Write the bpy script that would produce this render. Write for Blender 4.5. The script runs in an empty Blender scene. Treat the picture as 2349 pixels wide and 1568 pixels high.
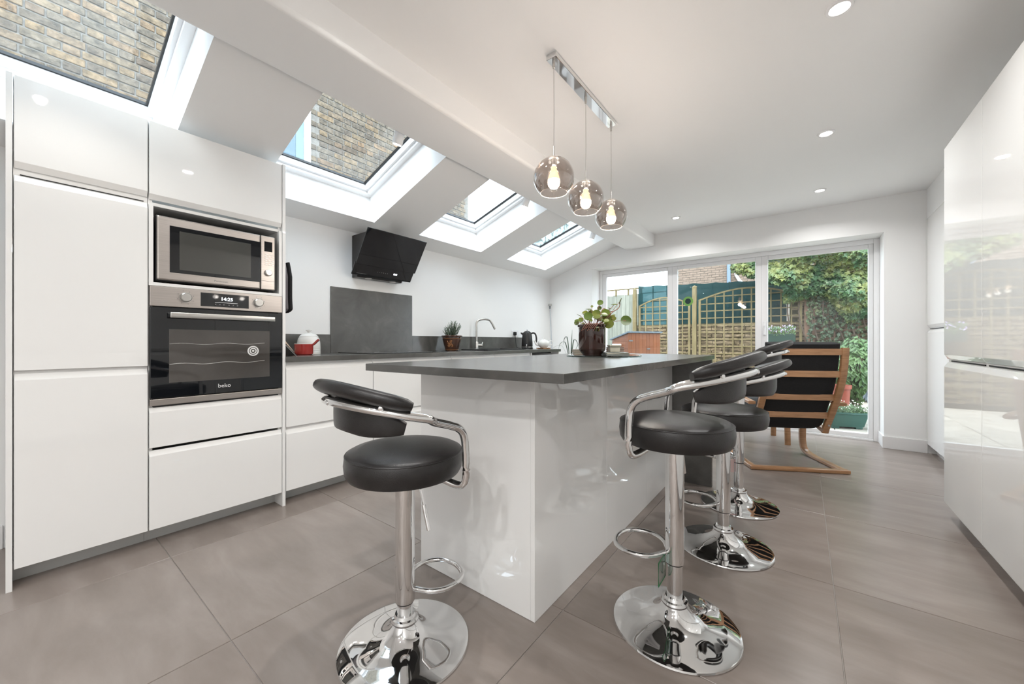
import bpy, bmesh, math, random
from mathutils import Vector, Matrix
random.seed(7)
PI = math.pi
scene = bpy.context.scene
COL = scene.collection

# ------------------------------------------------------------------ camera
cam_data = bpy.data.cameras.new('camera'); cam = bpy.data.objects.new('camera', cam_data); COL.objects.link(cam)
cam_data.sensor_width = 36.0; cam_data.lens = 875.0 / 2349.0 * 36.0
cam_data.clip_start = 0.02; cam_data.clip_end = 200
cam.location = (0, 0, 1.02); cam.rotation_euler = (PI / 2, 0, math.radians(37.38))
scene.camera = cam

# ------------------------------------------------------------------ overcast sky, exposure
world = bpy.data.worlds.new('overcast_sky'); scene.world = world; world.use_nodes = True
_bg = world.node_tree.nodes['Background']
_bg.inputs[0].default_value = (0.80, 0.90, 1.0, 1); _bg.inputs[1].default_value = 2.5
_sl = bpy.data.lights.new('veiled_sun', 'SUN'); _sl.energy = 1.6; _sl.angle = math.radians(40); _sl.color = (1.0, 0.95, 0.86)
_so = bpy.data.objects.new('veiled_sun', _sl); COL.objects.link(_so); _so.rotation_euler = Vector((0.25, -0.75, 1.0)).to_track_quat('Z', 'Y').to_euler()   # high cloud-veiled sun behind the house
vs = scene.view_settings
vs.view_transform = 'Standard'; vs.look = 'None'; vs.gamma = 1.0; vs.use_curve_mapping = False
vs.exposure = 1.34
DOWNLIGHT_W = 3.0
FILL_W = 5.8  # power of the added fill downlights behind the camera
PENDANT_W = 3.4
SPOT_W = 3.5

# ------------------------------------------------------------------ materials
MATS = {}
def new_mat(name):
    m = bpy.data.materials.new(name); m.use_nodes = True
    nt = m.node_tree; b = nt.nodes['Principled BSDF']; MATS[name] = m
    return m, nt, b
def pbr(name, col, rough=0.5, metal=0.0, coat=0.0, spec=0.5, sheen=0.0, emit=None, estr=0.0, trans=0.0, ior=1.5):
    m, nt, b = new_mat(name)
    b.inputs['Base Color'].default_value = (*col, 1); b.inputs['Roughness'].default_value = rough
    b.inputs['Metallic'].default_value = metal; b.inputs['Coat Weight'].default_value = coat
    b.inputs['Coat Roughness'].default_value = 0.03; b.inputs['Specular IOR Level'].default_value = spec
    b.inputs['Sheen Weight'].default_value = sheen; b.inputs['IOR'].default_value = ior
    b.inputs['Transmission Weight'].default_value = trans
    if emit:
        b.inputs['Emission Color'].default_value = (*emit, 1); b.inputs['Emission Strength'].default_value = estr
    return m
def noisy(name, stops, scale=(1, 1, 1), nscale=4.0, detail=6.0, rough=0.5, rvar=0.0, bump=0.0, bscale=60.0, coat=0.0, spec=0.5, metal=0.0, distort=0.0, objrand=0.0, randstops=None):
    """procedural colour from stretched noise in object space, optional relief and per-object tint"""
    m, nt, b = new_mat(name); N = nt.nodes; L = nt.links
    tc = N.new('ShaderNodeTexCoord'); mp = N.new('ShaderNodeMapping'); mp.inputs['Scale'].default_value = scale
    L.new(tc.outputs['Object'], mp.inputs['Vector'])
    nz = N.new('ShaderNodeTexNoise'); nz.inputs['Scale'].default_value = nscale; nz.inputs['Detail'].default_value = detail
    nz.inputs['Roughness'].default_value = 0.6; nz.inputs['Distortion'].default_value = distort
    vec = mp.outputs['Vector']
    oi = None
    if objrand or randstops:
        oi = N.new('ShaderNodeObjectInfo'); ad = N.new('ShaderNodeVectorMath'); ad.operation = 'MULTIPLY_ADD'
        ad.inputs[1].default_value = (1, 1, 1)
        cx = N.new('ShaderNodeCombineXYZ'); mu = N.new('ShaderNodeMath'); mu.operation = 'MULTIPLY'; mu.inputs[1].default_value = 37.0
        L.new(oi.outputs['Random'], mu.inputs[0])
        for i in range(3): L.new(mu.outputs[0], cx.inputs[i])
        L.new(vec, ad.inputs[0]); L.new(cx.outputs[0], ad.inputs[2]); vec = ad.outputs[0]
    L.new(vec, nz.inputs['Vector'])
    cr = N.new('ShaderNodeValToRGB'); e = cr.color_ramp.elements
    while len(e) < len(stops): e.new(0.5)
    for k, (p, c) in enumerate(stops): e[k].position = p; e[k].color = (*c, 1)
    L.new(nz.outputs['Fac'], cr.inputs['Fac'])
    out = cr.outputs['Color']
    if randstops:
        c2 = N.new('ShaderNodeValToRGB'); c2.color_ramp.interpolation = 'LINEAR'; e = c2.color_ramp.elements
        while len(e) < len(randstops): e.new(0.5)
        for k, (p, c) in enumerate(randstops): e[k].position = p; e[k].color = (*c, 1)
        L.new(oi.outputs['Random'], c2.inputs['Fac'])
        mx = N.new('ShaderNodeMix'); mx.data_type = 'RGBA'; mx.blend_type = 'MULTIPLY'; mx.inputs[0].default_value = 1.0
        L.new(out, mx.inputs[6]); L.new(c2.outputs['Color'], mx.inputs[7]); out = mx.outputs[2]
    L.new(out, b.inputs['Base Color'])
    b.inputs['Roughness'].default_value = rough; b.inputs['Coat Weight'].default_value = coat
    b.inputs['Specular IOR Level'].default_value = spec; b.inputs['Metallic'].default_value = metal
    if rvar:
        mr = N.new('ShaderNodeMapRange'); mr.inputs['To Min'].default_value = rough - rvar; mr.inputs['To Max'].default_value = rough + rvar
        L.new(nz.outputs['Fac'], mr.inputs['Value']); L.new(mr.outputs[0], b.inputs['Roughness'])
    if bump:
        n2 = N.new('ShaderNodeTexNoise'); n2.inputs['Scale'].default_value = bscale; n2.inputs['Detail'].default_value = 4
        L.new(vec, n2.inputs['Vector'])
        bp = N.new('ShaderNodeBump'); bp.inputs['Strength'].default_value = bump; bp.inputs['Distance'].default_value = 0.01
        L.new(n2.outputs['Fac'], bp.inputs['Height']); L.new(bp.outputs[0], b.inputs['Normal'])
    return m
def thin_glass(name, tint=(1, 1, 1), refl=1.0, ior=1.5, rough=0.0):
    m = bpy.data.materials.new(name); m.use_nodes = True; nt = m.node_tree; N = nt.nodes; L = nt.links
    N.remove(N['Principled BSDF'])
    tr = N.new('ShaderNodeBsdfTransparent'); tr.inputs[0].default_value = (*tint, 1)
    gl = N.new('ShaderNodeBsdfGlossy'); gl.inputs['Roughness'].default_value = rough; gl.inputs[0].default_value = (1, 1, 1, 1)
    fr = N.new('ShaderNodeFresnel'); ge = N.new('ShaderNodeNewGeometry')     # both faces reflect alike
    mr = N.new('ShaderNodeMapRange'); mr.inputs['To Min'].default_value = ior; mr.inputs['To Max'].default_value = 1.0 / ior
    L.new(ge.outputs['Backfacing'], mr.inputs['Value']); L.new(mr.outputs[0], fr.inputs[0])
    mu = N.new('ShaderNodeMath'); mu.operation = 'MULTIPLY'; mu.inputs[1].default_value = refl; mu.use_clamp = True
    mx = N.new('ShaderNodeMixShader'); L.new(fr.outputs[0], mu.inputs[0]); L.new(mu.outputs[0], mx.inputs[0])
    L.new(tr.outputs[0], mx.inputs[1]); L.new(gl.outputs[0], mx.inputs[2])
    L.new(mx.outputs[0], N['Material Output'].inputs[0]); MATS[name] = m
    return m

WALL = noisy('wall_paint', [(0.0, (0.87, 0.87, 0.865)), (1.0, (0.90, 0.90, 0.895))], nscale=1.2, rough=0.55, bump=0.02, bscale=240)
CEIL = noisy('ceiling_paint', [(0.0, (0.91, 0.91, 0.905)), (1.0, (0.93, 0.93, 0.925))], nscale=1.0, rough=0.6)
GLOSS = pbr('gloss_white_lacquer', (0.87, 0.87, 0.86), 0.02, spec=0.9)
SATIN = pbr('white_carcass', (0.86, 0.86, 0.85), 0.35)
UPVC = pbr('white_frame_plastic', (0.88, 0.88, 0.89), 0.25)
SKIRT = pbr('skirting_paint', (0.80, 0.79, 0.79), 0.3)
PLINTH = pbr('grey_plinth', (0.58, 0.59, 0.58), 0.3)
RECESS_SHADE = pbr('recess_shade', (0.02, 0.02, 0.02), 0.8)  # near black standing in for shade inside gaps and the niche
STONE = noisy('dark_concrete_laminate', [(0.25, (0.058, 0.056, 0.052)), (0.55, (0.088, 0.086, 0.080)), (0.8, (0.135, 0.128, 0.118))], nscale=5, detail=9, rough=0.24, rvar=0.04, bump=0.02, bscale=120, distort=0.6, spec=0.9)
TILE = noisy('porcelain_tile', [(0.25, (0.205, 0.170, 0.149)), (0.5, (0.258, 0.219, 0.196)), (0.75, (0.322, 0.281, 0.256))], scale=(1.0, 3.4, 1), nscale=2.1, detail=6, rough=0.28, distort=0.3, objrand=1, randstops=[(0, (0.93, 0.92, 0.91)), (1, (1.05, 1.04, 1.03))])
GROUT = pbr('tile_grout', (0.42, 0.39, 0.36), 0.8)
CHROME = pbr('polished_chrome', (0.78, 0.78, 0.78), 0.035, metal=1)
STEEL = noisy('brushed_steel', [(0.3, (0.42, 0.385, 0.36)), (0.7, (0.52, 0.48, 0.45))], scale=(1, 1, 90), nscale=6, rough=0.36, metal=1)
NICKEL = pbr('satin_nickel', (0.55, 0.54, 0.52), 0.28, metal=1)
LEATHER = noisy('black_leatherette', [(0.3, (0.010, 0.009, 0.009)), (0.7, (0.018, 0.016, 0.016))], nscale=30, rough=0.34, bump=0.12, bscale=420)
BLACKFAB = noisy('black_fabric', [(0.3, (0.006, 0.006, 0.007)), (0.7, (0.012, 0.012, 0.013))], nscale=80, rough=0.9, bump=0.2, bscale=500)
BLACK = pbr('black_plastic', (0.012, 0.012, 0.013), 0.35)
BGLASS = pbr('black_glass', (0.006, 0.007, 0.009), 0.03, coat=0.3)
OVENWIN = noisy('oven_window_glass', [(0.3, (0.052, 0.047, 0.043)), (0.7, (0.085, 0.078, 0.072))], nscale=2, rough=0.05, coat=0.3)
WHITEINK = pbr('white_print', (0.75, 0.75, 0.75), 0.5)
SOFTINK = pbr('grey_print', (0.20, 0.20, 0.20), 0.5)
DIGIT = pbr('lit_digits', (0.9, 0.95, 1.0), 0.4, emit=(0.85, 0.95, 1.0), estr=2.0)
WOOD = noisy('bent_birch', [(0.3, (0.30, 0.150, 0.070)), (0.55, (0.42, 0.225, 0.110)), (0.8, (0.50, 0.285, 0.150))], scale=(3, 3, 30), nscale=2.2, rough=0.32, coat=0.2, distort=0.5)
CERAM = pbr('white_glaze', (0.80, 0.79, 0.76), 0.12, coat=0.4)
REDENAM = noisy('red_enamel', [(0.3, (0.33, 0.020, 0.018)), (0.7, (0.40, 0.030, 0.025))], nscale=6, rough=0.15, coat=0.5)
BROWNGLAZE = noisy('brown_glaze', [(0.25, (0.012, 0.0035, 0.0025)), (0.7, (0.034, 0.0095, 0.0055))], nscale=5, rough=0.08, coat=0.7)
TERRA = noisy('brown_salt_glaze', [(0.3, (0.030, 0.012, 0.008)), (0.6, (0.070, 0.026, 0.013)), (0.85, (0.13, 0.050, 0.022))], nscale=7, rough=0.22, coat=0.4)
OCHRE = pbr('ochre_relief', (0.30, 0.12, 0.035), 0.3)
SOIL = noisy('potting_soil', [(0.3, (0.020, 0.013, 0.009)), (0.7, (0.055, 0.038, 0.026))], nscale=60, rough=0.95, bump=0.6, bscale=90)
LEAF = noisy('pilea_leaf', [(0.3, (0.050, 0.080, 0.006)), (0.6, (0.105, 0.135, 0.008)), (0.85, (0.19, 0.19, 0.014))], nscale=9, rough=0.32, objrand=1, randstops=[(0, (0.55, 0.75, 0.6)), (1, (1.25, 1.1, 1.0))])
STEMRED = pbr('reddish_stem', (0.24, 0.10, 0.065), 0.7)
DARKZINC = pbr('weathered_zinc', (0.14, 0.14, 0.14), 0.6)
ROSEM = noisy('rosemary_needles', [(0.3, (0.085, 0.135, 0.080)), (0.6, (0.20, 0.26, 0.18)), (0.85, (0.38, 0.43, 0.34))], nscale=40, rough=0.6)
STRAP = noisy('strap_leaf', [(0.3, (0.030, 0.055, 0.035)), (0.7, (0.08, 0.12, 0.08))], nscale=8, rough=0.45)
CLAY = noisy('pale_stoneware', [(0.3, (0.36, 0.34, 0.27)), (0.7, (0.47, 0.45, 0.37))], nscale=12, rough=0.6)
PAPER = noisy('book_pages', [(0.3, (0.36, 0.26, 0.21)), (0.7, (0.50, 0.40, 0.34))], scale=(1, 1, 60), nscale=4, rough=0.7)
COVER = noisy('book_cover', [(0.3, (0.16, 0.11, 0.09)), (0.7, (0.24, 0.17, 0.13))], nscale=6, rough=0.6)
SLATE = noisy('grey_green_coaster', [(0.3, (0.16, 0.18, 0.17)), (0.7, (0.30, 0.32, 0.30))], nscale=20, rough=0.4)
CLEAR = thin_glass('tray_glass', (0.80, 0.90, 0.88), 1.6)
PANE = thin_glass('door_pane', (0.96, 0.975, 0.97), 0.5)
SKYPANE = thin_glass('skylight_pane', (0.93, 0.965, 0.98), 0.5)
SMOKE = thin_glass('smoked_globe_glass', (0.66, 0.60, 0.565), 2.4, 1.55)
BULBHOT = pbr('lit_bulb', (1, 0.9, 0.8), 0.4, emit=(1.0, 0.80, 0.58), estr=10.0)
BULBTOP = pbr('bulb_collar', (0.85, 0.55, 0.38), 0.4, emit=(1.0, 0.55, 0.30), estr=0.9)
LEDDISC = pbr('downlight_diffuser', (1, 1, 1), 0.4, emit=(1.0, 0.93, 0.84), estr=14.0)
PINKTAG = pbr('pale_pink_card', (0.62, 0.45, 0.43), 0.6)
GREENINK = pbr('green_print', (0.02, 0.16, 0.05), 0.5)
BOARD = noisy('pale_beech_board', [(0.3, (0.50, 0.36, 0.27)), (0.7, (0.62, 0.48, 0.38))], scale=(1, 1, 20), nscale=4, rough=0.5)
# outdoors
STOCK = noisy('yellow_stock_brick', [(0.28, (0.050, 0.043, 0.035)), (0.5, (0.138, 0.113, 0.084)), (0.72, (0.22, 0.182, 0.140))], nscale=19, detail=9, rough=0.85, bump=0.6, bscale=70, objrand=1,
              randstops=[(0.0, (0.66, 0.62, 0.60)), (0.16, (1.0, 0.96, 0.92)), (0.32, (0.86, 0.85, 0.84)), (0.46, (1.30, 1.08, 0.80)), (0.60, (1.0, 0.95, 0.88)), (0.74, (0.70, 0.66, 0.66)), (0.88, (1.36, 1.03, 0.74)), (1.0, (1.12, 1.05, 0.97))])
GARDENBRICK = noisy('old_garden_brick', [(0.32, (0.055, 0.042, 0.026)), (0.5, (0.22, 0.165, 0.100)), (0.68, (0.46, 0.36, 0.235))], scale=(4, 4, 13), nscale=1.6, detail=8, rough=0.9, bump=0.5, bscale=40)
MORTAR = noisy('lime_mortar', [(0.3, (0.160, 0.143, 0.123)), (0.7, (0.245, 0.224, 0.196))], nscale=25, rough=0.95, bump=0.4, bscale=80)
DARKMORTAR = noisy('mossy_mortar', [(0.3, (0.045, 0.045, 0.025)), (0.7, (0.11, 0.10, 0.055))], nscale=9, rough=0.95)
HOUSEBRICK = noisy('far_house_brick', [(0.25, (0.11, 0.080, 0.060)), (0.5, (0.20, 0.150, 0.115)), (0.8, (0.29, 0.225, 0.18))], scale=(3, 3, 11), nscale=2.4, detail=8, rough=0.9)
TRELLIS = noisy('weathered_trellis', [(0.3, (0.105, 0.082, 0.036)), (0.6, (0.175, 0.138, 0.065)), (0.85, (0.24, 0.19, 0.10))], scale=(6, 6, 1), nscale=3, rough=0.8)
REDTRELLIS = noisy('stained_trellis', [(0.3, (0.115, 0.065, 0.040)), (0.7, (0.21, 0.125, 0.085))], scale=(6, 6, 1), nscale=3, rough=0.8)
GREYBOARD = noisy('silvered_fence_board', [(0.3, (0.16, 0.17, 0.145)), (0.6, (0.25, 0.26, 0.225)), (0.85, (0.32, 0.325, 0.285))], scale=(10, 10, 1), nscale=2, rough=0.85, objrand=1, randstops=[(0, (0.85, 0.86, 0.85)), (1, (1.08, 1.08, 1.05))])
SHEDWOOD = noisy('orange_stained_timber', [(0.3, (0.150, 0.045, 0.013)), (0.7, (0.22, 0.072, 0.021))], scale=(12, 12, 1), nscale=2, rough=0.6, objrand=1, randstops=[(0, (0.9, 0.88, 0.86)), (1, (1.05, 1.04, 1.02))])
FELT = noisy('roof_felt', [(0.3, (0.10, 0.13, 0.16)), (0.7, (0.19, 0.24, 0.28))], nscale=30, rough=0.85)
NET = thin_glass('windbreak_net', (0.05, 0.095, 0.10), 0.0)
_n = NET.node_tree; _d = _n.nodes.new('ShaderNodeBsdfDiffuse'); _d.inputs[0].default_value = (0.026, 0.066, 0.070, 1); _m = _n.nodes.new('ShaderNodeMixShader'); _m.inputs[0].default_value = 0.6
_o = _n.nodes['Material Output']; _p = _o.inputs[0].links[0].from_socket; _n.links.new(_p, _m.inputs[1]); _n.links.new(_d.outputs[0], _m.inputs[2]); _n.links.new(_m.outputs[0], _o.inputs[0])
PAVE = noisy('sandstone_paving', [(0.3, (0.36, 0.33, 0.28)), (0.6, (0.50, 0.46, 0.40)), (0.85, (0.60, 0.57, 0.51))], nscale=5, rough=0.85, objrand=1, randstops=[(0, (0.88, 0.88, 0.88)), (1, (1.06, 1.05, 1.03))])  # stone kept pale to bounce daylight indoors
TEAL = pbr('teal_green_plastic', (0.018, 0.075, 0.058), 0.45)
TEALB = pbr('teal_blue_paint', (0.03, 0.15, 0.18), 0.4)
TARP = noisy('grey_tarpaulin', [(0.3, (0.10, 0.13, 0.155)), (0.7, (0.30, 0.345, 0.38))], nscale=6, rough=0.35)
REDPOT = pbr('red_pot', (0.25, 0.055, 0.032), 0.5)
BLUEPIPE = pbr('blue_grey_pipe', (0.14, 0.20, 0.27), 0.5)
BARK = noisy('bark', [(0.3, (0.05, 0.035, 0.025)), (0.7, (0.11, 0.08, 0.06))], scale=(3, 3, 1), nscale=8, rough=0.9)
def foliage(name, cols):
    """leaf colour by face clump, from noise in object space"""
    return noisy(name, [(0.25, cols[0]), (0.45, cols[1]), (0.62, cols[2]), (0.8, cols[3])], nscale=2.6, detail=5, rough=0.45, distort=0.8)
IVY = foliage('variegated_ivy', [(0.018, 0.060, 0.026), (0.045, 0.105, 0.040), (0.17, 0.19, 0.050), (0.44, 0.39, 0.14)])
SHRUB = foliage('shrub_green', [(0.018, 0.045, 0.014), (0.042, 0.095, 0.024), (0.080, 0.150, 0.040), (0.15, 0.21, 0.08)])
DARKIVY = foliage('shaded_ivy', [(0.010, 0.028, 0.010), (0.022, 0.050, 0.016), (0.05, 0.075, 0.022), (0.12, 0.11, 0.04)])  # darker copy of the ivy, shade below the mass put into its colour
GLAUC = foliage('blue_grey_shrub', [(0.05, 0.09, 0.08), (0.10, 0.16, 0.15), (0.17, 0.24, 0.23), (0.26, 0.32, 0.31)])
GLARELEAF = foliage('tree_leaf_glare', [(0.28, 0.36, 0.36), (0.38, 0.46, 0.44), (0.46, 0.54, 0.52), (0.55, 0.60, 0.58)])  # bluish white overexposure put into the leaf colour
PETAL = pbr('white_petal', (0.80, 0.80, 0.70), 0.6)
LILAC = pbr('lilac_petal', (0.42, 0.34, 0.60), 0.6)

# ------------------------------------------------------------------ mesh helpers
def BM(): return bmesh.new()
def add_box(bm, x0, x1, y0, y1, z0, z1, bev=0.0, seg=2, M=None):
    t = bmesh.new()
    v = [t.verts.new(p) for p in ((x0, y0, z0), (x1, y0, z0), (x1, y1, z0), (x0, y1, z0), (x0, y0, z1), (x1, y0, z1), (x1, y1, z1), (x0, y1, z1))]
    for f in ((0, 3, 2, 1), (4, 5, 6, 7), (0, 1, 5, 4), (1, 2, 6, 5), (2, 3, 7, 6), (3, 0, 4, 7)): t.faces.new([v[i] for i in f])
    if bev: bmesh.ops.bevel(t, geom=list(t.edges), offset=bev, segments=seg, profile=0.5, affect='EDGES', clamp_overlap=True)
    merge(bm, t, M); return bm
def merge(bm, t, M=None):
    if M is not None: bmesh.ops.transform(t, matrix=M, verts=t.verts)
    t.verts.index_update(); mp = [bm.verts.new(v.co) for v in t.verts]
    for f in t.faces:
        try: bm.faces.new([mp[v.index] for v in f.verts])
        except ValueError: pass
    t.free()
def add_prism(bm, poly, a0, a1, axis='y', bev=0.0, M=None):
    """poly in the two other axes (x,z for y; y,z for x; x,y for z), extruded from a0 to a1"""
    t = bmesh.new()
    def P(p, a): return {'y': (p[0], a, p[1]), 'x': (a, p[0], p[1]), 'z': (p[0], p[1], a)}[axis]
    A = [t.verts.new(P(p, a0)) for p in poly]; B = [t.verts.new(P(p, a1)) for p in poly]
    t.faces.new(A[::-1]); t.faces.new(B); n = len(poly)
    for i in range(n): t.faces.new((A[i], A[(i + 1) % n], B[(i + 1) % n], B[i]))
    bmesh.ops.recalc_face_normals(t, faces=t.faces)
    if bev: bmesh.ops.bevel(t, geom=list(t.edges), offset=bev, segments=2, profile=0.5, affect='EDGES', clamp_overlap=True)
    merge(bm, t, M); return bm
def add_lathe(bm, prof, c=(0, 0, 0), seg=40, M=None, a0=0.0, a1=2 * PI):
    """profile of (radius, z); closes on the axis where radius is 0"""
    t = bmesh.new(); full = abs(a1 - a0 - 2 * PI) < 1e-6; n = seg if full else seg + 1; rings = []
    for r, z in prof:
        if r < 1e-6: rings.append([t.verts.new((c[0], c[1], c[2] + z))])
        else: rings.append([t.verts.new((c[0] + r * math.cos(a0 + (a1 - a0) * k / seg), c[1] + r * math.sin(a0 + (a1 - a0) * k / seg), c[2] + z)) for k in range(n)])
    for A, B in zip(rings[:-1], rings[1:]):
        m = n if full else n - 1
        for k in range(m):
            k2 = (k + 1) % n
            if len(A) == 1 and len(B) == 1: continue
            if len(A) == 1: t.faces.new((A[0], B[k2], B[k]))
            elif len(B) == 1: t.faces.new((A[k], A[k2], B[0]))
            else: t.faces.new((A[k], A[k2], B[k2], B[k]))
    merge(bm, t, M); return bm
def smooth_path(pts, n=8, closed=False):
    P = [Vector(p) for p in pts]; out = []; m = len(P)
    rng = range(m if closed else m - 1)
    for i in rng:
        p0 = P[(i - 1) % m] if (closed or i > 0) else P[i] * 2 - P[i + 1]
        p1 = P[i]; p2 = P[(i + 1) % m]
        p3 = P[(i + 2) % m] if (closed or i + 2 < m) else p2 * 2 - p1
        for k in range(n):
            t = k / n
            out.append(0.5 * ((2 * p1) + (p2 - p0) * t + (2 * p0 - 5 * p1 + 4 * p2 - p3) * t * t + (3 * p1 - p0 - 3 * p2 + p3) * t ** 3))
    if not closed: out.append(P[-1])
    return out
def add_sweep(bm, path, sect, closed=False, up=Vector((0, 0, 1)), scales=None, M=None, caps=True):
    """sweep a closed section (list of (side, up)) along a path, kept upright"""
    t = bmesh.new(); P = [Vector(p) for p in path]; n = len(P); rings = []
    prev = None
    for i, p in enumerate(P):
        a = P[(i - 1) % n] if (closed or i) else p; b = P[(i + 1) % n] if (closed or i < n - 1) else p
        d = (b - a).normalized(); s = d.cross(up)
        if s.length < 1e-3: s = prev if prev else d.orthogonal()
        s.normalize()
        if prev and s.dot(prev) < 0 and not closed: s = -s
        prev = s.copy(); u = s.cross(d).normalized()
        k = scales[i] if scales else 1.0
        k = k if isinstance(k, tuple) else (k, k)
        rings.append([t.verts.new(p + s * (q[0] * k[0]) + u * (q[1] * k[1])) for q in sect])
    m = len(sect)
    for i in range(n if closed else n - 1):
        A = rings[i]; B = rings[(i + 1) % n]
        for k in range(m): t.faces.new((A[k], A[(k + 1) % m], B[(k + 1) % m], B[k]))
    if caps and not closed: t.faces.new(rings[0][::-1]); t.faces.new(rings[-1])
    bmesh.ops.recalc_face_normals(t, faces=t.faces)
    merge(bm, t, M); return bm
def circ(r, n=10, ry=None): ry = ry or r; return [(r * math.cos(2 * PI * k / n), ry * math.sin(2 * PI * k / n)) for k in range(n)]
def sup(a, b, n=20, e=0.5):
    """superellipse section"""
    o = []
    for k in range(n):
        c, s = math.cos(2 * PI * k / n), math.sin(2 * PI * k / n)
        o.append((a * math.copysign(abs(c) ** e, c), b * math.copysign(abs(s) ** e, s)))
    return o
def add_tube(bm, path, r, n=10, closed=False, M=None, scales=None): return add_sweep(bm, path, circ(r, n), closed=closed, M=M, scales=scales)
def add_cyl(bm, p0, p1, r, n=20, r1=None):
    p0 = Vector(p0); p1 = Vector(p1); d = p1 - p0
    M = Matrix.Translation(p0) @ d.to_track_quat('Z', 'Y').to_matrix().to_4x4()
    r1 = r if r1 is None else r1
    add_lathe(bm, [(0, 0), (r, 0), (r1, d.length), (0, d.length)], seg=n, M=M); return bm
def mesh_of(name, bm, mat, angle=38):
    bmesh.ops.recalc_face_normals(bm, faces=bm.faces) if len(bm.faces) < 4000 else bm.normal_update()
    if angle:
        thr = math.radians(angle)
        for f in bm.faces: f.smooth = True
        for e in bm.edges:                      # sharp by angle; wide flat faces keep their own normal beside narrow bevels
            if len(e.link_faces) == 2:
                f, g = e.link_faces; an = f.normal.angle(g.normal, 0.0); A, B = f.calc_area(), g.calc_area()
                e.smooth = not (an > thr or (an > 0.14 and max(A, B) > 14 * max(min(A, B), 1e-12)))
    me = bpy.data.meshes.new(name); bm.to_mesh(me); bm.free()
    me.materials.append(mat)
    return me
ROOT = {}
def tag(o, label=None, cat=None, group=None, kind=None):
    if label: o['label'] = label
    if cat: o['category'] = cat
    if group: o['group'] = group
    if kind: o['kind'] = kind
    return o
def obj(name, bm, mat, parent=None, world=False, angle=38):
    """one mesh object; world=True means the mesh was given in world coordinates"""
    if parent is not None and world: bmesh.ops.transform(bm, matrix=ROOT[parent].inverted(), verts=bm.verts)
    o = bpy.data.objects.new(name, mesh_of(name, bm, mat, angle)); COL.objects.link(o)
    if parent is not None: o.parent = parent; ROOT[o] = ROOT[parent]
    else: ROOT[o] = Matrix.Identity(4)
    return o
def inst(name, me, parent=None, loc=(0, 0, 0), rot=(0, 0, 0), sc=(1, 1, 1)):
    o = bpy.data.objects.new(name, me); COL.objects.link(o); o.location = loc; o.rotation_euler = rot; o.scale = sc
    if parent is not None: o.parent = parent
    return o
def thing(name, label, cat, loc=(0, 0, 0), rz=0.0, group=None):
    o = bpy.data.objects.new(name, None); COL.objects.link(o); o.empty_display_size = 0.05
    o.location = loc; o.rotation_euler = (0, 0, rz); tag(o, label, cat, group)
    ROOT[o] = Matrix.Translation(loc) @ Matrix.Rotation(rz, 4, 'Z')
    return o
def struct(name, bm=None, mat=None, label=None, angle=38, cat=None):
    if bm is None:
        o = bpy.data.objects.new(name, None); COL.objects.link(o); ROOT[o] = Matrix.Identity(4)
    else: o = obj(name, bm, mat, angle=angle)
    o['kind'] = 'structure'
    if label: o['label'] = label
    o['category'] = cat or name.split('_')[0]
    return o
def box(*a, **k): return add_box(BM(), *a, **k)
def text(name, s, size, mat, parent, loc, rot, depth=0.0004, align='CENTER', sx=1.0):
    """lettering turned into a mesh; given in world coordinates"""
    cu = bpy.data.curves.new(name, 'FONT'); cu.body = s; cu.size = size; cu.extrude = depth; cu.align_x = align; cu.align_y = 'CENTER'; cu.resolution_u = 3
    t = bpy.data.objects.new(name, cu); COL.objects.link(t)
    bpy.context.view_layer.update()
    me = bpy.data.meshes.new_from_object(t.evaluated_get(bpy.context.evaluated_depsgraph_get()))
    bpy.data.objects.remove(t); bpy.data.curves.remove(cu)
    M = Matrix.Translation(loc) @ rot @ Matrix.Diagonal((sx, 1, 1, 1))
    if parent is not None: M = ROOT[parent].inverted() @ M
    me.transform(M); me.materials.clear(); me.materials.append(mat)
    o = bpy.data.objects.new(name, me); COL.objects.link(o); o.parent = parent
    ROOT[o] = ROOT[parent]
    return o
# text facing +x (read from the room, left to right is +y), facing -y, facing +z
FACE_PX = Matrix(((0, 0, 1, 0), (1, 0, 0, 0), (0, 1, 0, 0), (0, 0, 0, 1)))

# ================================================================== THE ROOM
XL, XR, YB, YN = -3.15, 1.27, 5.10, -2.5
CZ = 2.42
SL = 0.3393                                   # rise of the sloping ceiling per metre
def slope_z(x): return 1.985 + (x - XL) * SL
A_SL = math.atan(SL)

floor = struct('floor', box(XL, XR, YN, 5.44, -0.06, -0.004), GROUT, 'floor of large square beige grey porcelain tiles')
TX, TY, TDX, TDY = 0.10, 0.454, 0.828, 0.819
_tiles = {}
for i in range(-5, 3):
    for j in range(-5, 8):
        x0, x1 = max(TX + i * TDX, XL), min(TX + (i + 1) * TDX, XR); y0, y1 = max(TY + j * TDY, YN), min(TY + (j + 1) * TDY, 5.37)
        if x1 - x0 < 0.02 or y1 - y0 < 0.02: continue
        key = (round(x1 - x0, 3), round(y1 - y0, 3))
        if key not in _tiles:
            _tiles[key] = mesh_of('tile', box(-key[0] / 2 + 0.0014, key[0] / 2 - 0.0014, -key[1] / 2 + 0.0014, key[1] / 2 - 0.0014, -0.008, 0.0, bev=0.0012, seg=1), TILE)
        inst('tile', _tiles[key], floor, ((x0 + x1) / 2, (y0 + y1) / 2, 0))

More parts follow.
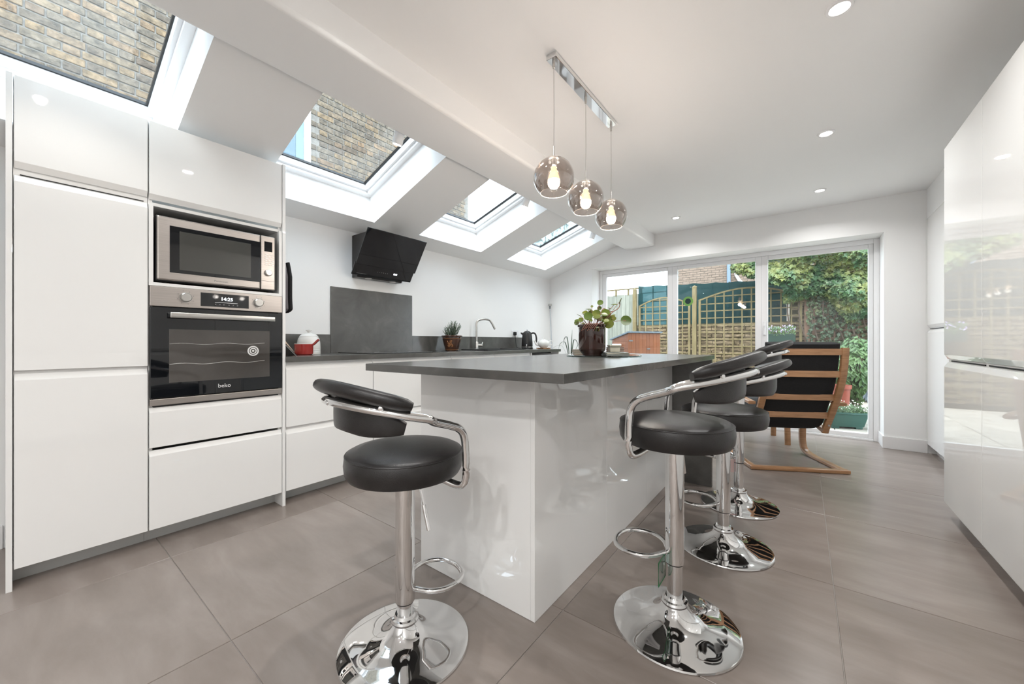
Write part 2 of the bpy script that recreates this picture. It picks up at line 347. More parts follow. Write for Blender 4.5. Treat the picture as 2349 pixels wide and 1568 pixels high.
struct('wall_left', box(XL - 0.25, XL, YN, YB, -0.06, 1.985), WALL, 'white painted wall behind the long worktop')
struct('wall_right', box(XR, XR + 0.2, YN, YB, -0.06, CZ), WALL, 'white wall behind the tall gloss cabinets')
struct('wall_front', box(XL - 0.25, XR + 0.2, YN - 0.2, YN, -0.06, CZ + 0.3), WALL, 'white wall at the near end of the kitchen')
OX0, OX1, OZ = -2.44, 0.617, 2.08
struct('wall_back', add_prism(BM(), [(XL - 0.25, -0.06), (OX0, -0.06), (OX0, OZ), (OX1, OZ), (OX1, -0.06), (XR + 0.2, -0.06), (XR + 0.2, 2.5), (-1.90, 2.5), (-1.93, 2.42), (XL - 0.25, slope_z(XL - 0.25) + 0.02)], YB, 5.44, 'y'), WALL, 'white garden wall around the sliding glass doors', angle=20)
struct('ceiling', box(-1.75, XR + 0.2, YN, YB + 0.1, CZ, CZ + 0.08), CEIL, 'flat white ceiling with recessed downlights')
struct('trim_1', box(-1.93, -1.55, YN, YB, 2.27, CZ + 0.08, bev=0.02, seg=4), CEIL, 'white boxed beam between flat and sloping ceiling')

# sloping ceiling with four openings and deep reveals
SKY = [(-0.355, 0.535), (1.012, 1.900), (2.382, 3.271), (3.755, 4.648)]
OXA, OXB = -2.95, -2.03                       # opening, low and high edge
RD = 0.24                                     # reveal depth, square to the slope
nx, nz = -math.sin(A_SL), math.cos(A_SL)
bm = BM()
xs = [XL - 0.02, OXA, OXB, -1.90]; ys = [YN] + [v for s in SKY for v in s] + [YB]
holes = set((1, 2 * k + 1) for k in range(4))
def q(bm, *pts): bm.faces.new([bm.verts.new(p) for p in pts])
for i in range(3):
    for j in range(len(ys) - 1):
        if (i, j) in holes: continue
        q(bm, (xs[i], ys[j], slope_z(xs[i])), (xs[i + 1], ys[j], slope_z(xs[i + 1])), (xs[i + 1], ys[j + 1], slope_z(xs[i + 1])), (xs[i], ys[j + 1], slope_z(xs[i])))
for (a, b) in SKY:
    P = lambda x, y, n: (x + nx * n, y, slope_z(x) + nz * n)
    D = RD + 0.06
    for (x0, y0, x1, y1) in ((OXA, a, OXB, a), (OXB, a, OXB, b), (OXB, b, OXA, b), (OXA, b, OXA, a)):
        q(bm, P(x0, y0, 0), P(x1, y1, 0), P(x1, y1, D), P(x0, y0, D))
bmesh.ops.remove_doubles(bm, verts=bm.verts, dist=1e-4)
struct('ceiling_slope', bm, CEIL, 'white sloping ceiling with four deep skylight openings', angle=20, cat='ceiling')

LS = (OXB - OXA) / math.cos(A_SL)
def ring(bm, x0, x1, y0, y1, w, z0, z1, bev=0.0):
    add_box(bm, x0, x0 + w, y0, y1, z0, z1, bev); add_box(bm, x1 - w, x1, y0, y1, z0, z1, bev)
    add_box(bm, x0 + w, x1 - w, y0, y0 + w, z0, z1, bev); add_box(bm, x0 + w, x1 - w, y1 - w, y1, z0, z1, bev)
    return bm
for k, (a, b) in enumerate(SKY):
    w = struct('window_%d' % (k + 1), label=['roof window above the tall larder cabinet, filled with yellow brick wall', 'roof window with brick wall and a neighbour window edge outside', 'roof window with bright sky, third from the tall cabinets', 'farthest narrow looking roof window beside the garden wall'][k])
    M = Matrix.Translation((OXA, 0, slope_z(OXA))) @ Matrix.Rotation(-A_SL, 4, 'Y'); ROOT[w] = Matrix.Identity(4)
    def put(name, bm_, mat, par):
        bmesh.ops.transform(bm_, matrix=M, verts=bm_.verts); return obj(name, bm_, mat, par)
    put('frame', ring(BM(), -0.002, LS + 0.002, a - 0.002, b + 0.002, 0.046, RD, RD + 0.05, 0.003), UPVC, w)
    s = put('sash', ring(BM(), 0.012, LS - 0.012, a + 0.012, b - 0.012, 0.052, RD + 0.022, RD + 0.085, 0.004), UPVC, w)
    put('gasket', ring(BM(), 0.062, LS - 0.062, a + 0.062, b - 0.062, 0.011, RD + 0.072, RD + 0.09), BLACK, s)
    put('pane', box(0.06, LS - 0.06, a + 0.06, b - 0.06, RD + 0.085, RD + 0.087), SKYPANE, s)
    put('cladding', ring(BM(), -0.05, LS + 0.05, a - 0.05, b + 0.05, 0.1, RD + 0.09, RD + 0.105), BLACK, w)

# baseboards
struct('baseboard_back', box(OX1 - 0.012, 0.905, YB - 0.014, YB, 0, 0.115, bev=0.002), SKIRT, 'white skirting board beside the garden doors')
struct('baseboard_reveal', box(OX1 - 0.012, OX1, YB, 5.36, 0, 0.115, bev=0.002), SKIRT, 'white skirting board inside the door reveal')
struct('baseboard_left', box(XL, XL + 0.014, YN, -0.03, 0, 0.115, bev=0.002), SKIRT, 'white skirting board left of the tall cabinets')

# sliding garden doors: outer frame, three sashes
door = struct('door_1', label='white framed three panel sliding glass door to the garden')
fr = BM()
add_box(fr, OX0, OX0 + 0.045, 5.36, 5.43, 0, OZ, 0.004); add_box(fr, OX1 - 0.045, OX1, 5.36, 5.43, 0, OZ, 0.004)
add_box(fr, OX0 + 0.045, OX1 - 0.045, 5.36, 5.43, OZ - 0.05, OZ, 0.004); add_box(fr, OX0 + 0.045, OX1 - 0.045, 5.36, 5.43, -0.01, 0.022, 0.004)
obj('frame', fr, UPVC, door)
GL = [(-2.335, -1.462), (-1.333, -0.457), (-0.330, 0.532)]
SB = [(-2.395, -1.398), (-1.398, -0.394), (-0.394, 0.572)]
for k, ((g0, g1), (s0, s1)) in enumerate(zip(GL, SB)):
    b = BM(); y0, y1 = 5.375, 5.415
    add_box(b, s0, g0, y0, y1, 0.022, OZ - 0.05, 0.004); add_box(b, g1, s1, y0, y1, 0.022, OZ - 0.05, 0.004)
    add_box(b, g0, g1, y0, y1, 1.985, OZ - 0.05, 0.004); add_box(b, g0, g1, y0, y1, 0.022, 0.068, 0.004)
    s = obj('sash', b, UPVC, door)
    obj('bead', add_box(add_box(BM(), g0 - 0.012, g0 - 0.004, 5.371, 5.378, 0.06, 1.99), g1 + 0.004, g1 + 0.012, 5.371, 5.378, 0.06, 1.99), UPVC, s)
    obj('pane', box(g0 - 0.005, g1 + 0.005, 5.393, 5.397, 0.063, 1.99), PANE, s)
    if k == 2:
        hb = add_box(BM(), g0 - 0.047, g0 - 0.019, 5.363, 5.375, 1.10, 1.26, 0.004); add_box(hb, g0 - 0.042, g0 - 0.024, 5.333, 5.365, 1.19, 1.215, 0.004); add_box(hb, g0 - 0.042, g0 - 0.024, 5.333, 5.347, 1.10, 1.205, 0.005)
        obj('door_handle', hb, UPVC, s)
# round sun-catcher stuck to the middle pane
rg = thing('ring_decal', 'small round green ring stuck on the middle door pane', 'decal', (-1.205, 5.387, 1.555))
M = Matrix.Rotation(PI / 2, 4, 'X')
obj('rim', add_lathe(BM(), [(0.036, -0.003), (0.062, -0.003), (0.062, 0.003), (0.036, 0.003), (0.036, -0.003)], seg=32, M=M), pbr('leaf_green_plastic', (0.16, 0.36, 0.08), 0.4), rg)
obj('centre', add_lathe(BM(), [(0, -0.002), (0.036, -0.002), (0.036, 0.002), (0, 0.002)], seg=32, M=M), pbr('smoked_disc', (0.01, 0.03, 0.03), 0.2), rg)

# recessed downlights
def downlight(x, y, label, watt):
    t = thing('downlight', label, 'light', (x, y, CZ), group='recessed ceiling downlights')
    obj('bezel', add_lathe(BM(), [(0.030, 0.004), (0.030, -0.004), (0.036, -0.008), (0.046, -0.006), (0.048, 0.0), (0.030, 0.004)], seg=32), UPVC, t)
    obj('diffuser', add_lathe(BM(), [(0, -0.003), (0.030, -0.003), (0.030, 0.0), (0, 0.0)], seg=28), LEDDISC, t)
    ld = bpy.data.lights.new('downlight_lamp', 'AREA'); ld.shape = 'DISK'; ld.size = 0.06; ld.energy = watt; ld.color = (1.0, 0.995, 0.985); ld.spread = math.radians(150)
    lo = bpy.data.objects.new('lamp', ld); COL.objects.link(lo); lo.parent = t; lo.location = (0, 0, -0.012)
for (x, y, l) in [(0.12, 2.10, 'downlight in the flat ceiling closest to the camera, top right'), (0.12, 3.31, 'downlight above the middle of the aisle beside the gloss cabinets'),
                  (0.12, 4.52, 'downlight near the right end of the garden doors'), (-1.14, 4.53, 'downlight near the middle of the garden doors, beyond the pendants'),
                  (-1.14, 0.87, 'downlight above the left bar stool, out of frame')]:
    downlight(x, y, l, DOWNLIGHT_W)
for i, x in enumerate((-0.45, 0.45)):  # unseen pairs added behind the camera to brighten the near side
    for j, y in enumerate((-0.85, -1.85)):
        downlight(x, y, ['left', 'right'][i] + ' added fill downlight of the ' + ['first', 'second'][j] + ' pair behind the camera', FILL_W)
# small spotlights on the strip above the roof windows
for (y, l) in [(0.085, 'small white cylinder spotlight over the first roof window by the larder'), (1.47, 'small white cylinder spotlight over the brick filled second roof window'), (2.85, 'small white cylinder spotlight over the bright sky roof window'), (4.24, 'small white cylinder spotlight over the farthest roof window')]:
    t = thing('spotlight', l, 'light', (-1.985, y, slope_z(-1.985)), group='cylinder spotlights along the sloping ceiling')
    obj('canopy', add_lathe(BM(), [(0, 0.004), (0.025, 0.004), (0.025, -0.010), (0, -0.010)], seg=20), UPVC, t)
    obj('arm', add_cyl(BM(), (0, 0, -0.005), (-0.018, 0, -0.035), 0.006, 10), UPVC, t)
    obj('barrel', add_cyl(BM(), (-0.008, 0, -0.015), (-0.048, 0, -0.118), 0.031, 24), UPVC, t)
    obj('lens', add_cyl(BM(), (-0.0478, 0, -0.1174), (-0.0485, 0, -0.1195), 0.024, 24), LEDDISC, t)
    ld = bpy.data.lights.new('spotlight_lamp', 'SPOT'); ld.energy = SPOT_W; ld.color = (1.0, 0.95, 0.88); ld.spot_size = math.radians(100); ld.spot_blend = 0.6; ld.shadow_soft_size = 0.02
    lo = bpy.data.objects.new('lamp', ld); COL.objects.link(lo); lo.parent = t; lo.location = (-0.051, 0, -0.126); lo.rotation_euler = (0, math.radians(22), 0)

# ================================================================== LEFT RUN OF CABINETS
FX = -2.57                                     # front plane of the doors
def door_leaf(y0, y1, z0, z1, lip=None, x=FX, thick=0.018, back=-1):
    """cabinet front, with a chamfered finger pull along its top or bottom edge"""
    bk = x + back * thick; c = x + back * (thick - 0.004)
    poly = [(x, z0), (x, z1), (bk, z1), (bk, z0)]
    if lip == 'top': poly = [(x, z0), (x, z1 - 0.026), (c, z1), (bk, z1), (bk, z0)]
    if lip == 'bottom': poly = [(bk, z0), (c, z0), (x, z0 + 0.026), (x, z1), (bk, z1)]
    return add_prism(BM(), poly, y0, y1, 'y', bev=0.0012)
def tall_body(y0, y1, z0=0.087, z1=2.117, open_=None):
    """carcass cut back under the sloping ceiling"""
    xf = FX - 0.020
    return add_prism(BM(), [(xf, z0), (xf, z1), (-2.78, z1 - 0.01), (-3.145, 1.975), (-3.145, z0)], y0, y1, 'y')
t = thing('larder_cabinet', 'tall narrow white gloss larder cabinet left of the oven', 'cabinet', (-2.86, 0.2, 0), group=None)
obj('body', tall_body(0.001, 0.406), SATIN, t, True)
obj('door', door_leaf(0.003, 0.4045, 1.738, 2.117, 'bottom'), GLOSS, t, True)
obj('door', door_leaf(0.003, 0.4045, 0.902, 1.708, 'top'), GLOSS, t, True)
obj('door', door_leaf(0.003, 0.4045, 0.087, 0.888, 'top'), GLOSS, t, True)
obj('side_panel', add_prism(BM(), [(FX, 0), (FX, 2.122), (-2.78, 2.108), (-3.145, 1.975), (-3.145, 0)], -0.018, -0.001, 'y', bev=0.001), GLOSS, t, True)
obj('shade_strip', box(FX - 0.019, FX - 0.0165, 0.018, 0.392, 1.7125, 1.7165), RECESS_SHADE, t, True)  # dark strip painted in for the shade of the finger gap
obj('plinth', box(-2.70, -2.685, 0.0, 0.407, 0, 0.085), PLINTH, t, True)

t = thing('oven_cabinet', 'tall white gloss cabinet housing the microwave and oven', 'cabinet', (-2.86, 0.71, 0))
b = BM()
add_prism(b, [(FX - 0.02, 0.087), (FX - 0.02, 2.117), (-2.78, 2.107), (-3.145, 1.975), (-3.145, 0.087)], 0.408, 0.424, 'y')
add_prism(b, [(FX - 0.02, 0.087), (FX - 0.02, 2.117), (-2.78, 2.107), (-3.145, 1.975), (-3.145, 0.087)], 0.998, 1.014, 'y')
add_box(b, -3.145, FX - 0.001, 0.424, 0.998, 1.302, 1.318); add_box(b, -3.145, FX - 0.02, 0.424, 0.998, 1.702, 1.718); add_box(b, -3.145, -3.13, 0.424, 0.998, 0.1, 1.702)
add_box(b, -3.145, FX - 0.02, 0.424, 0.998, 0.087, 0.10); add_box(b, -3.145, FX - 0.03, 0.424, 0.998, 0.675, 0.690)
add_box(b, FX - 0.02, FX, 0.408, 0.425, 1.302, 1.704, 0.001); add_box(b, FX - 0.02, FX, 0.997, 1.014, 1.302, 1.704, 0.001); add_box(b, FX - 0.02, FX, 0.425, 0.997, 1.302, 1.316)
obj('body', b, SATIN, t, True)
obj('door', door_leaf(0.4095, 1.0135, 1.730, 2.117, 'bottom'), GLOSS, t, True)
obj('drawer', door_leaf(0.4095, 1.0135, 0.493, 0.694, 'top'), GLOSS, t, True)
obj('drawer', door_leaf(0.4095, 1.0135, 0.087, 0.478, 'top'), GLOSS, t, True)
obj('side_panel', add_prism(BM(), [(FX + 0.004, 0), (FX + 0.004, 2.122), (-2.78, 2.108), (-3.145, 1.975), (-3.145, 0)], 1.0155, 1.033, 'y', bev=0.001), GLOSS, t, True)
obj('plinth', box(-2.70, -2.685, 0.408, 1.015, 0, 0.085), PLINTH, t, True)

# built-in oven
t = thing('oven', 'built in stainless steel and black glass electric oven', 'oven', (-2.84, 0.71, 0.692))
obj('body', box(-3.10, FX - 0.012, 0.426, 0.996, 0.692, 1.297), BLACK, t, True)
p = obj('control_panel', box(FX - 0.012, FX + 0.008, 0.4105, 1.0115, 1.200, 1.300, bev=0.002), STEEL, t, True)
obj('display', box(FX + 0.006, FX + 0.0092, 0.610, 0.833, 1.213, 1.286, bev=0.001), BGLASS, p, True)
text('clock_digits', '14:25', 0.026, DIGIT, p, (FX + 0.0098, 0.727, 1.257), FACE_PX)
obj('display_line', box(FX + 0.0092, FX + 0.0096, 0.672, 0.778, 1.2365, 1.2385), WHITEINK, p, True)
for yy in (0.675, 0.695, 0.713, 0.737, 0.757, 0.777):
    obj('touch_symbol', box(FX + 0.0092, FX + 0.0096, yy - 0.003, yy + 0.003, 1.224, 1.2285), SOFTINK, p, True)
for yy in (0.548, 0.882):
    k = obj('knob', add_lathe(BM(), [(0, 0.020), (0.020, 0.020), (0.0235, 0.016), (0.0235, 0.0), (0, 0)], seg=36, M=Matrix.Translation((FX + 0.008, yy, 1.252)) @ Matrix.Rotation(PI / 2, 4, 'Y')), NICKEL, p, True)
    obj('knob_ring', add_lathe(BM(), [(0.0245, 0.0), (0.0275, 0.0), (0.0275, 0.0025), (0.0245, 0.0025), (0.0245, 0.0)], seg=36, M=Matrix.Translation((FX + 0.008, yy, 1.252)) @ Matrix.Rotation(PI / 2, 4, 'Y')), NICKEL, p, True)
    for a in range(8):
        aa = a * PI / 4 + 0.3
        b = BM(); add_box(b, FX + 0.008, FX + 0.0084, yy + 0.034 * math.cos(aa) - 0.0018, yy + 0.034 * math.cos(aa) + 0.0018, 1.252 + 0.034 * math.sin(aa) - 0.0018, 1.252 + 0.034 * math.sin(aa) + 0.0018)
        obj('dial_mark', b, SOFTINK, p, True)
d = obj('door', box(FX - 0.012, FX + 0.008, 0.4105, 1.0115, 0.738, 1.196, bev=0.003), BGLASS, t, True)
obj('window', box(FX + 0.0065, FX + 0.0088, 0.482, 0.942, 0.812, 1.085, bev=0.0008), OVENWIN, d, True)
for zz, wv in ((1.010, 0.0), (0.902, 0.004)):
    pts = [(FX + 0.0092, 0.484 + 0.43 * s / 20, zz + 0.004 * math.sin(s * 0.7) + wv) for s in range(21)]
    obj('rack_wire', add_tube(BM(), pts, 0.0012, 6), NICKEL, d, True)
for r0, r1 in ((0.029, 0.022), (0.018, 0.012), (0.006, 0.0)):
    bmr = add_lathe(BM(), [(r1, 0), (r0, 0), (r0, 0.0006), (r1, 0.0006)] + ([(r1, 0)] if r1 else []), seg=32, M=Matrix.Translation((FX + 0.0088, 0.855, 0.968)) @ Matrix.Rotation(PI / 2, 4, 'Y'))
    obj('round_sticker', bmr, WHITEINK, d, True)
text('brand_name', 'beko', 0.030, WHITEINK, d, (FX + 0.0088, 0.716, 0.778), FACE_PX)
h = obj('handle', box(FX + 0.035, FX + 0.049, 0.480, 0.958, 1.142, 1.170, bev=0.003), NICKEL, d, True)
for yy in (0.492, 0.946): obj('handle_post', box(FX + 0.004, FX + 0.037, yy - 0.010, yy + 0.010, 1.145, 1.167, bev=0.002), BLACK, h, True)
obj('bottom_trim', box(FX - 0.012, FX + 0.006, 0.4105, 1.0115, 0.702, 0.734, bev=0.002), STEEL, t, True)

# microwave in the niche
t = thing('microwave', 'stainless steel microwave in the niche above the oven', 'microwave', (-2.80, 0.70, 1.318))
MX = FX + 0.012
obj('body', box(-3.0, MX - 0.02, 0.434, 0.972, 1.328, 1.660, bev=0.006), BLACK, t, True)
for yy in (0.48, 0.93):
    for xx in (-2.95, -2.63): obj('foot', add_cyl(BM(), (xx, yy, 1.318), (xx, yy, 1.330), 0.014, 14), BLACK, t, True)
d = obj('door', box(MX - 0.02, MX, 0.436, 0.892, 1.333, 1.655, bev=0.007), STEEL, t, True)
g = obj('window_surround', box(MX - 0.004, MX + 0.0015, 0.484, 0.891, 1.374, 1.612, bev=0.001), BGLASS, d, True)
obj('window', box(MX, MX + 0.0022, 0.522, 0.842, 1.392, 1.590, bev=0.0005), pbr('microwave_mesh_glass', (0.060, 0.060, 0.055), 0.06, coat=0.4), d, True)
text('brand_name', 'Panasonic', 0.0135, SOFTINK, d, (MX + 0.0004, 0.700, 1.3535), FACE_PX, sx=1.2)
p = obj('control_panel', box(MX - 0.02, MX, 0.894, 0.971, 1.333, 1.655, bev=0.005), STEEL, t, True)
obj('display', box(MX - 0.002, MX + 0.001, 0.912, 0.955, 1.562, 1.622, bev=0.0006), BGLASS, p, True)
for r in range(6):
    for c in range(3 if r % 2 else 2):
        yy = 0.915 + c * (0.0185 if r % 2 else 0.028); zz = 1.548 - r * 0.0125
        obj('key', box(MX - 0.001, MX + 0.0012, yy, yy + (0.012 if r % 2 else 0.018), zz - 0.006, zz, bev=0.0008), NICKEL, p, True)
obj('dial', add_lathe(BM(), [(0, 0.016), (0.015, 0.016), (0.019, 0.012), (0.019, 0), (0, 0)], seg=30, M=Matrix.Translation((MX, 0.933, 1.435)) @ Matrix.Rotation(PI / 2, 4, 'Y')), NICKEL, p, True)
obj('seam', box(MX - 0.001, MX + 0.0006, 0.896, 0.970, 1.3845, 1.386), BLACK, p, True)

# base units under the long worktop
def base_unit(y0, y1, label, splits):
    t = thing('base_cabinet', label, 'cabinet', (-2.86, (y0 + y1) / 2, 0), group='white base cabinets along the left wall')
    obj('body', box(-3.145, FX - 0.019, y0 + 0.0005, y1 - 0.0005, 0.087, 0.892), SATIN, t, True)
    for (z0, z1) in splits: obj('drawer', door_leaf(y0 + 0.002, y1 - 0.002, z0, z1, 'top'), GLOSS, t, True)
    obj('plinth', box(-2.70, -2.685, y0, y1, 0, 0.085), PLINTH, t, True)
TWO = [(0.087, 0.468), (0.486, 0.872)]
base_unit(1.036, 1.646, 'white gloss two drawer base cabinet next to the oven cabinet', TWO)
base_unit(1.648, 2.454, 'wide white gloss base cabinet under the hob', TWO)
base_unit(2.456, 3.078, 'white gloss base cabinet between the hob and the sink', TWO)
base_unit(3.080, 3.735, 'white gloss base cabinet under the sink', [(0.087, 0.872)])
t = thing('open_end_unit', 'white open ended unit with a dark recess under the far worktop end', 'cabinet', (-2.86, 4.06, 0))
b = BM(); add_box(b, -3.145, FX, 3.738, 3.754, 0, 0.892); add_box(b, -3.145, FX, 4.378, 4.396, 0, 0.892, 0.001); add_box(b, -3.145, FX - 0.02, 3.754, 4.378, 0.087, 0.103)
obj('body', b, GLOSS, t, True)
obj('back', box(-3.145, -3.13, 3.754, 4.378, 0.1, 0.892), RECESS_SHADE, t, True)  # niche lining coloured near black for the shade inside
obj('shelf', box(-3.13, FX - 0.03, 3.754, 4.378, 0.45, 0.468), RECESS_SHADE, t, True)
obj('top_rail', box(-3.13, FX - 0.12, 3.754, 4.378, 0.874, 0.892), RECESS_SHADE, t, True)

WT = 0.928
t = thing('worktop', 'long dark grey concrete look worktop along the left wall', 'worktop', (-2.85, 2.72, 0.894))
obj('slab', box(-3.149, FX + 0.018, 1.034, 4.408, 0.894, WT, bev=0.002), STONE, t, True)
tag(obj('upstand', box(-3.149, -3.137, 1.034, 1.612, WT + 0.0003, 1.083, bev=0.001), STONE), 'short dark concrete look upstand between oven cabinet and splashback', 'upstand', 'low upstands along the left worktop')
tag(obj('upstand', box(-3.149, -3.137, 2.447, 4.352, WT + 0.0003, 1.083, bev=0.001), STONE), 'long dark concrete look upstand behind the sink and rosemary pot', 'upstand', 'low upstands along the left worktop')
tag(obj('splashback', box(-3.149, -3.136, 1.613, 2.446, WT + 0.0005, 1.486, bev=0.001), STONE), 'tall dark concrete look splashback panel behind the hob', 'splashback')
t = thing('hob', 'flat black glass hob set on the worktop', 'hob', (-2.86, 2.05, WT))
obj('glass', box(-3.11, -2.60, 1.66, 2.44, WT + 0.0005, WT + 0.006, bev=0.002), BGLASS, t, True)
for (xx, yy, r) in ((-2.98, 1.86, 0.09), (-2.75, 1.86, 0.075), (-2.98, 2.24, 0.075), (-2.75, 2.24, 0.105)):
    obj('zone_ring', add_lathe(BM(), [(r - 0.002, 0), (r, 0), (r, 0.0004), (r - 0.002, 0.0004), (r - 0.002, 0)], c=(xx, yy, WT + 0.006), seg=40), SOFTINK, t, True)

# ------------------------------------------------------------------ cooker hood
t = thing('cooker_hood', 'black glass angled cooker hood on the white wall', 'hood', (-3.15, 2.04, 1.58))
obj('body', add_prism(BM(), [(-3.149, 1.585), (-3.072, 1.585), (-2.845, 1.935), (-2.87, 1.952), (-3.149, 1.952)], 1.808, 2.270, 'y', bev=0.002), pbr('dark_grey_steel', (0.055, 0.052, 0.052), 0.3, metal=0.6), t, True)
obj('duct_collar', add_box(BM(), -3.10, -2.915, 1.90, 2.11, 1.952, 1.975, 0.002), NICKEL, t, True)
Z0, Z1 = Vector((-3.035, 0, 1.597)), Vector((-2.80, 0, 1.957))
dv = (Z1 - Z0); ln = dv.length; dn = dv / ln; nn = Vector((dn.z, 0, -dn.x))
def hood_plate(s0, s1, off, th, y0, y1, bev=0.003):
    a = Z0 + dn * s0 + nn * off; b_ = Z0 + dn * s1 + nn * off; c = b_ - nn * th; d_ = a - nn * th
    return add_prism(BM(), [(a.x, a.z), (b_.x, b_.z), (c.x, c.z), (d_.x, d_.z)], y0, y1, 'y', bev=bev)
g = obj('upper_glass', hood_plate(0.105, ln, 0.022, 0.008, 1.735, 2.341), BGLASS, t, True)
p = obj('control_strip', hood_plate(0.0, 0.115, 0.004, 0.010, 1.735, 2.341), BGLASS, t, True)
for k, (ya, yb, m_) in enumerate([(2.13, 2.146, DIGIT), (2.151, 2.167, DIGIT)] + [(1.965 + 0.02 * i, 1.969 + 0.02 * i, SOFTINK) for i in range(6)]):
    obj('display_digit' if k < 2 else 'touch_mark', hood_plate(0.050, 0.064 if k < 2 else 0.057, 0.0046, 0.001, ya, yb, 0), m_, p, True)
obj('maker_line', hood_plate(0.016, 0.019, 0.0046, 0.001, 1.775, 1.868, 0), SOFTINK, p, True)
for yy in (1.92, 2.17): obj('hood_lamp', add_lathe(BM(), [(0, -0.004), (0.028, -0.004), (0.030, 0), (0, 0)], c=(-3.075, yy, 1.585), seg=28), NICKEL, t, True)

# ------------------------------------------------------------------ sink and tap
t = thing('sink', 'black inset sink bowl with raised rim in the worktop', 'sink', (-2.86, 3.39, WT))
obj('rim', ring(BM(), -3.045, -2.66, 3.05, 3.73, 0.03, WT + 0.0005, WT + 0.012, 0.004), BLACK, t, True)
b = BM(); add_box(b, -3.015, -2.69, 3.08, 3.70, WT + 0.0005, WT + 0.003); obj('bowl', b, BLACK, t, True)
obj('drain', add_lathe(BM(), [(0, 0.004), (0.035, 0.004), (0.04, 0.0), (0, 0)], c=(-2.86, 3.25, WT + 0.003), seg=24), NICKEL, t, True)
t = thing('kitchen_tap', 'brushed steel mixer tap with angled swan neck spout', 'tap', (-3.085, 3.345, WT))
obj('base', add_lathe(BM(), [(0, 0), (0.026, 0), (0.026, 0.012), (0.022, 0.016), (0.022, 0.085), (0.016, 0.095), (0, 0.095)], seg=28), NICKEL, t)
pth = smooth_path([(0, 0, 0.08), (0, 0, 0.24), (0, 0, 0.315), (0.012, 0.020, 0.350), (0.04, 0.055, 0.362), (0.075, 0.105, 0.362), (0.09, 0.13, 0.355), (0.105, 0.15, 0.325), (0.118, 0.168, 0.285), (0.13, 0.185, 0.245)], 6)
obj('spout', add_tube(BM(), pth, 0.0125, 14), NICKEL, t)
hd = obj('handle_body', add_cyl(BM(), (0.0, 0.0, 0.055), (0.038, 0.055, 0.050), 0.019, 20), NICKEL, t)
obj('lever', add_cyl(BM(), (0.034, 0.050, 0.052), (0.030, 0.075, 0.090), 0.0045, 10), NICKEL, t)

# ------------------------------------------------------------------ socket, kettle, teapot
t = thing('wall_socket', 'white double wall socket with a black plug, above the upstand', 'socket', (-3.15, 4.185, 1.135))
obj('plate', box(0, 0.009, -0.073, 0.073, -0.043, 0.043, bev=0.003), UPVC, t)
obj('plug', add_box(BM(), 0.009, 0.045, -0.052, -0.008, -0.026, 0.024, 0.010), BLACK, t)
obj('switch', box(0.009, 0.012, 0.02, 0.032, 0.012, 0.030, bev=0.001), UPVC, t)
obj('cable', add_tube(BM(), smooth_path([(0.03, -0.03, -0.02), (0.035, -0.028, -0.07), (0.03, -0.015, -0.13), (0.04, 0.0, -0.19), (0.08, 0.03, -0.2015)], 6), 0.0035, 8), BLACK, t)
t = thing('kettle', 'black electric kettle with curved handle near the worktop end', 'kettle', (-2.97, 4.225, WT), rz=math.radians(30))
obj('base', add_lathe(BM(), [(0, 0), (0.078, 0), (0.080, 0.012), (0.074, 0.020), (0, 0.020)], seg=32), BLACK, t)
obj('base_ring', add_lathe(BM(), [(0.0745, 0.020), (0.079, 0.022), (0.079, 0.030), (0.0745, 0.032)], seg=32), CHROME, t)
obj('body', add_lathe(BM(), [(0, 0.020), (0.074, 0.020), (0.077, 0.035), (0.074, 0.10), (0.066, 0.17), (0.060, 0.205), (0.055, 0.215), (0, 0.215)], seg=36), BLACK, t)
obj('lid', add_lathe(BM(), [(0, 0.242), (0.030, 0.238), (0.050, 0.224), (0.056, 0.213), (0, 0.213)], seg=32), BLACK, t)
obj('lid_knob', add_lathe(BM(), [(0, 0.262), (0.010, 0.260), (0.012, 0.252), (0.006, 0.244), (0.008, 0.238), (0, 0.238)], seg=18), CHROME, t)
obj('spout', add_prism(BM(), [(0.052, 0.165), (0.090, 0.212), (0.086, 0.222), (0.050, 0.214)], -0.020, 0.020, 'y', bev=0.006, M=Matrix.Rotation(PI, 4, 'Z')), BLACK, t)
obj('handle', add_sweep(BM(), smooth_path([(0.052, 0, 0.205), (0.085, 0, 0.214), (0.112, 0, 0.195), (0.124, 0, 0.150), (0.124, 0, 0.100), (0.112, 0, 0.070)], 6), sup(0.011, 0.007, 12), up=Vector((0, 1, 0))), BLACK, t)
obj('water_badge', box(-0.006, 0.006, -0.0785, -0.0745, 0.042, 0.056, bev=0.001), CHROME, t)
t = thing('teapot', 'round white china teapot beside the black kettle', 'teapot', (-2.745, 4.285, WT + 0.0145), rz=math.radians(34))
obj('body', add_lathe(BM(), [(0, 0), (0.040, 0), (0.044, 0.006), (0.068, 0.025), (0.080, 0.052), (0.076, 0.078), (0.060, 0.096), (0.042, 0.103), (0, 0.103)], seg=36), CERAM, t)
l = obj('lid', add_lathe(BM(), [(0, 0.116), (0.024, 0.113), (0.040, 0.106), (0.043, 0.102), (0, 0.102)], seg=32), CERAM, t)
obj('lid_knob', add_lathe(BM(), [(0, 0.134), (0.008, 0.132), (0.010, 0.125), (0.005, 0.116), (0, 0.115)], seg=16), CERAM, l)
obj('spout', add_tube(BM(), smooth_path([(-0.066, 0, 0.035), (-0.098, 0, 0.050), (-0.112, 0, 0.080), (-0.128, 0, 0.098)], 6), 0.012, 12, scales=[1.35 - 0.035 * i for i in range(19)]), CERAM, t)
obj('handle', add_tube(BM(), smooth_path([(0.070, 0, 0.080), (0.102, 0, 0.092), (0.118, 0, 0.070), (0.108, 0, 0.040), (0.074, 0, 0.030)], 6), 0.006, 10), CERAM, t)
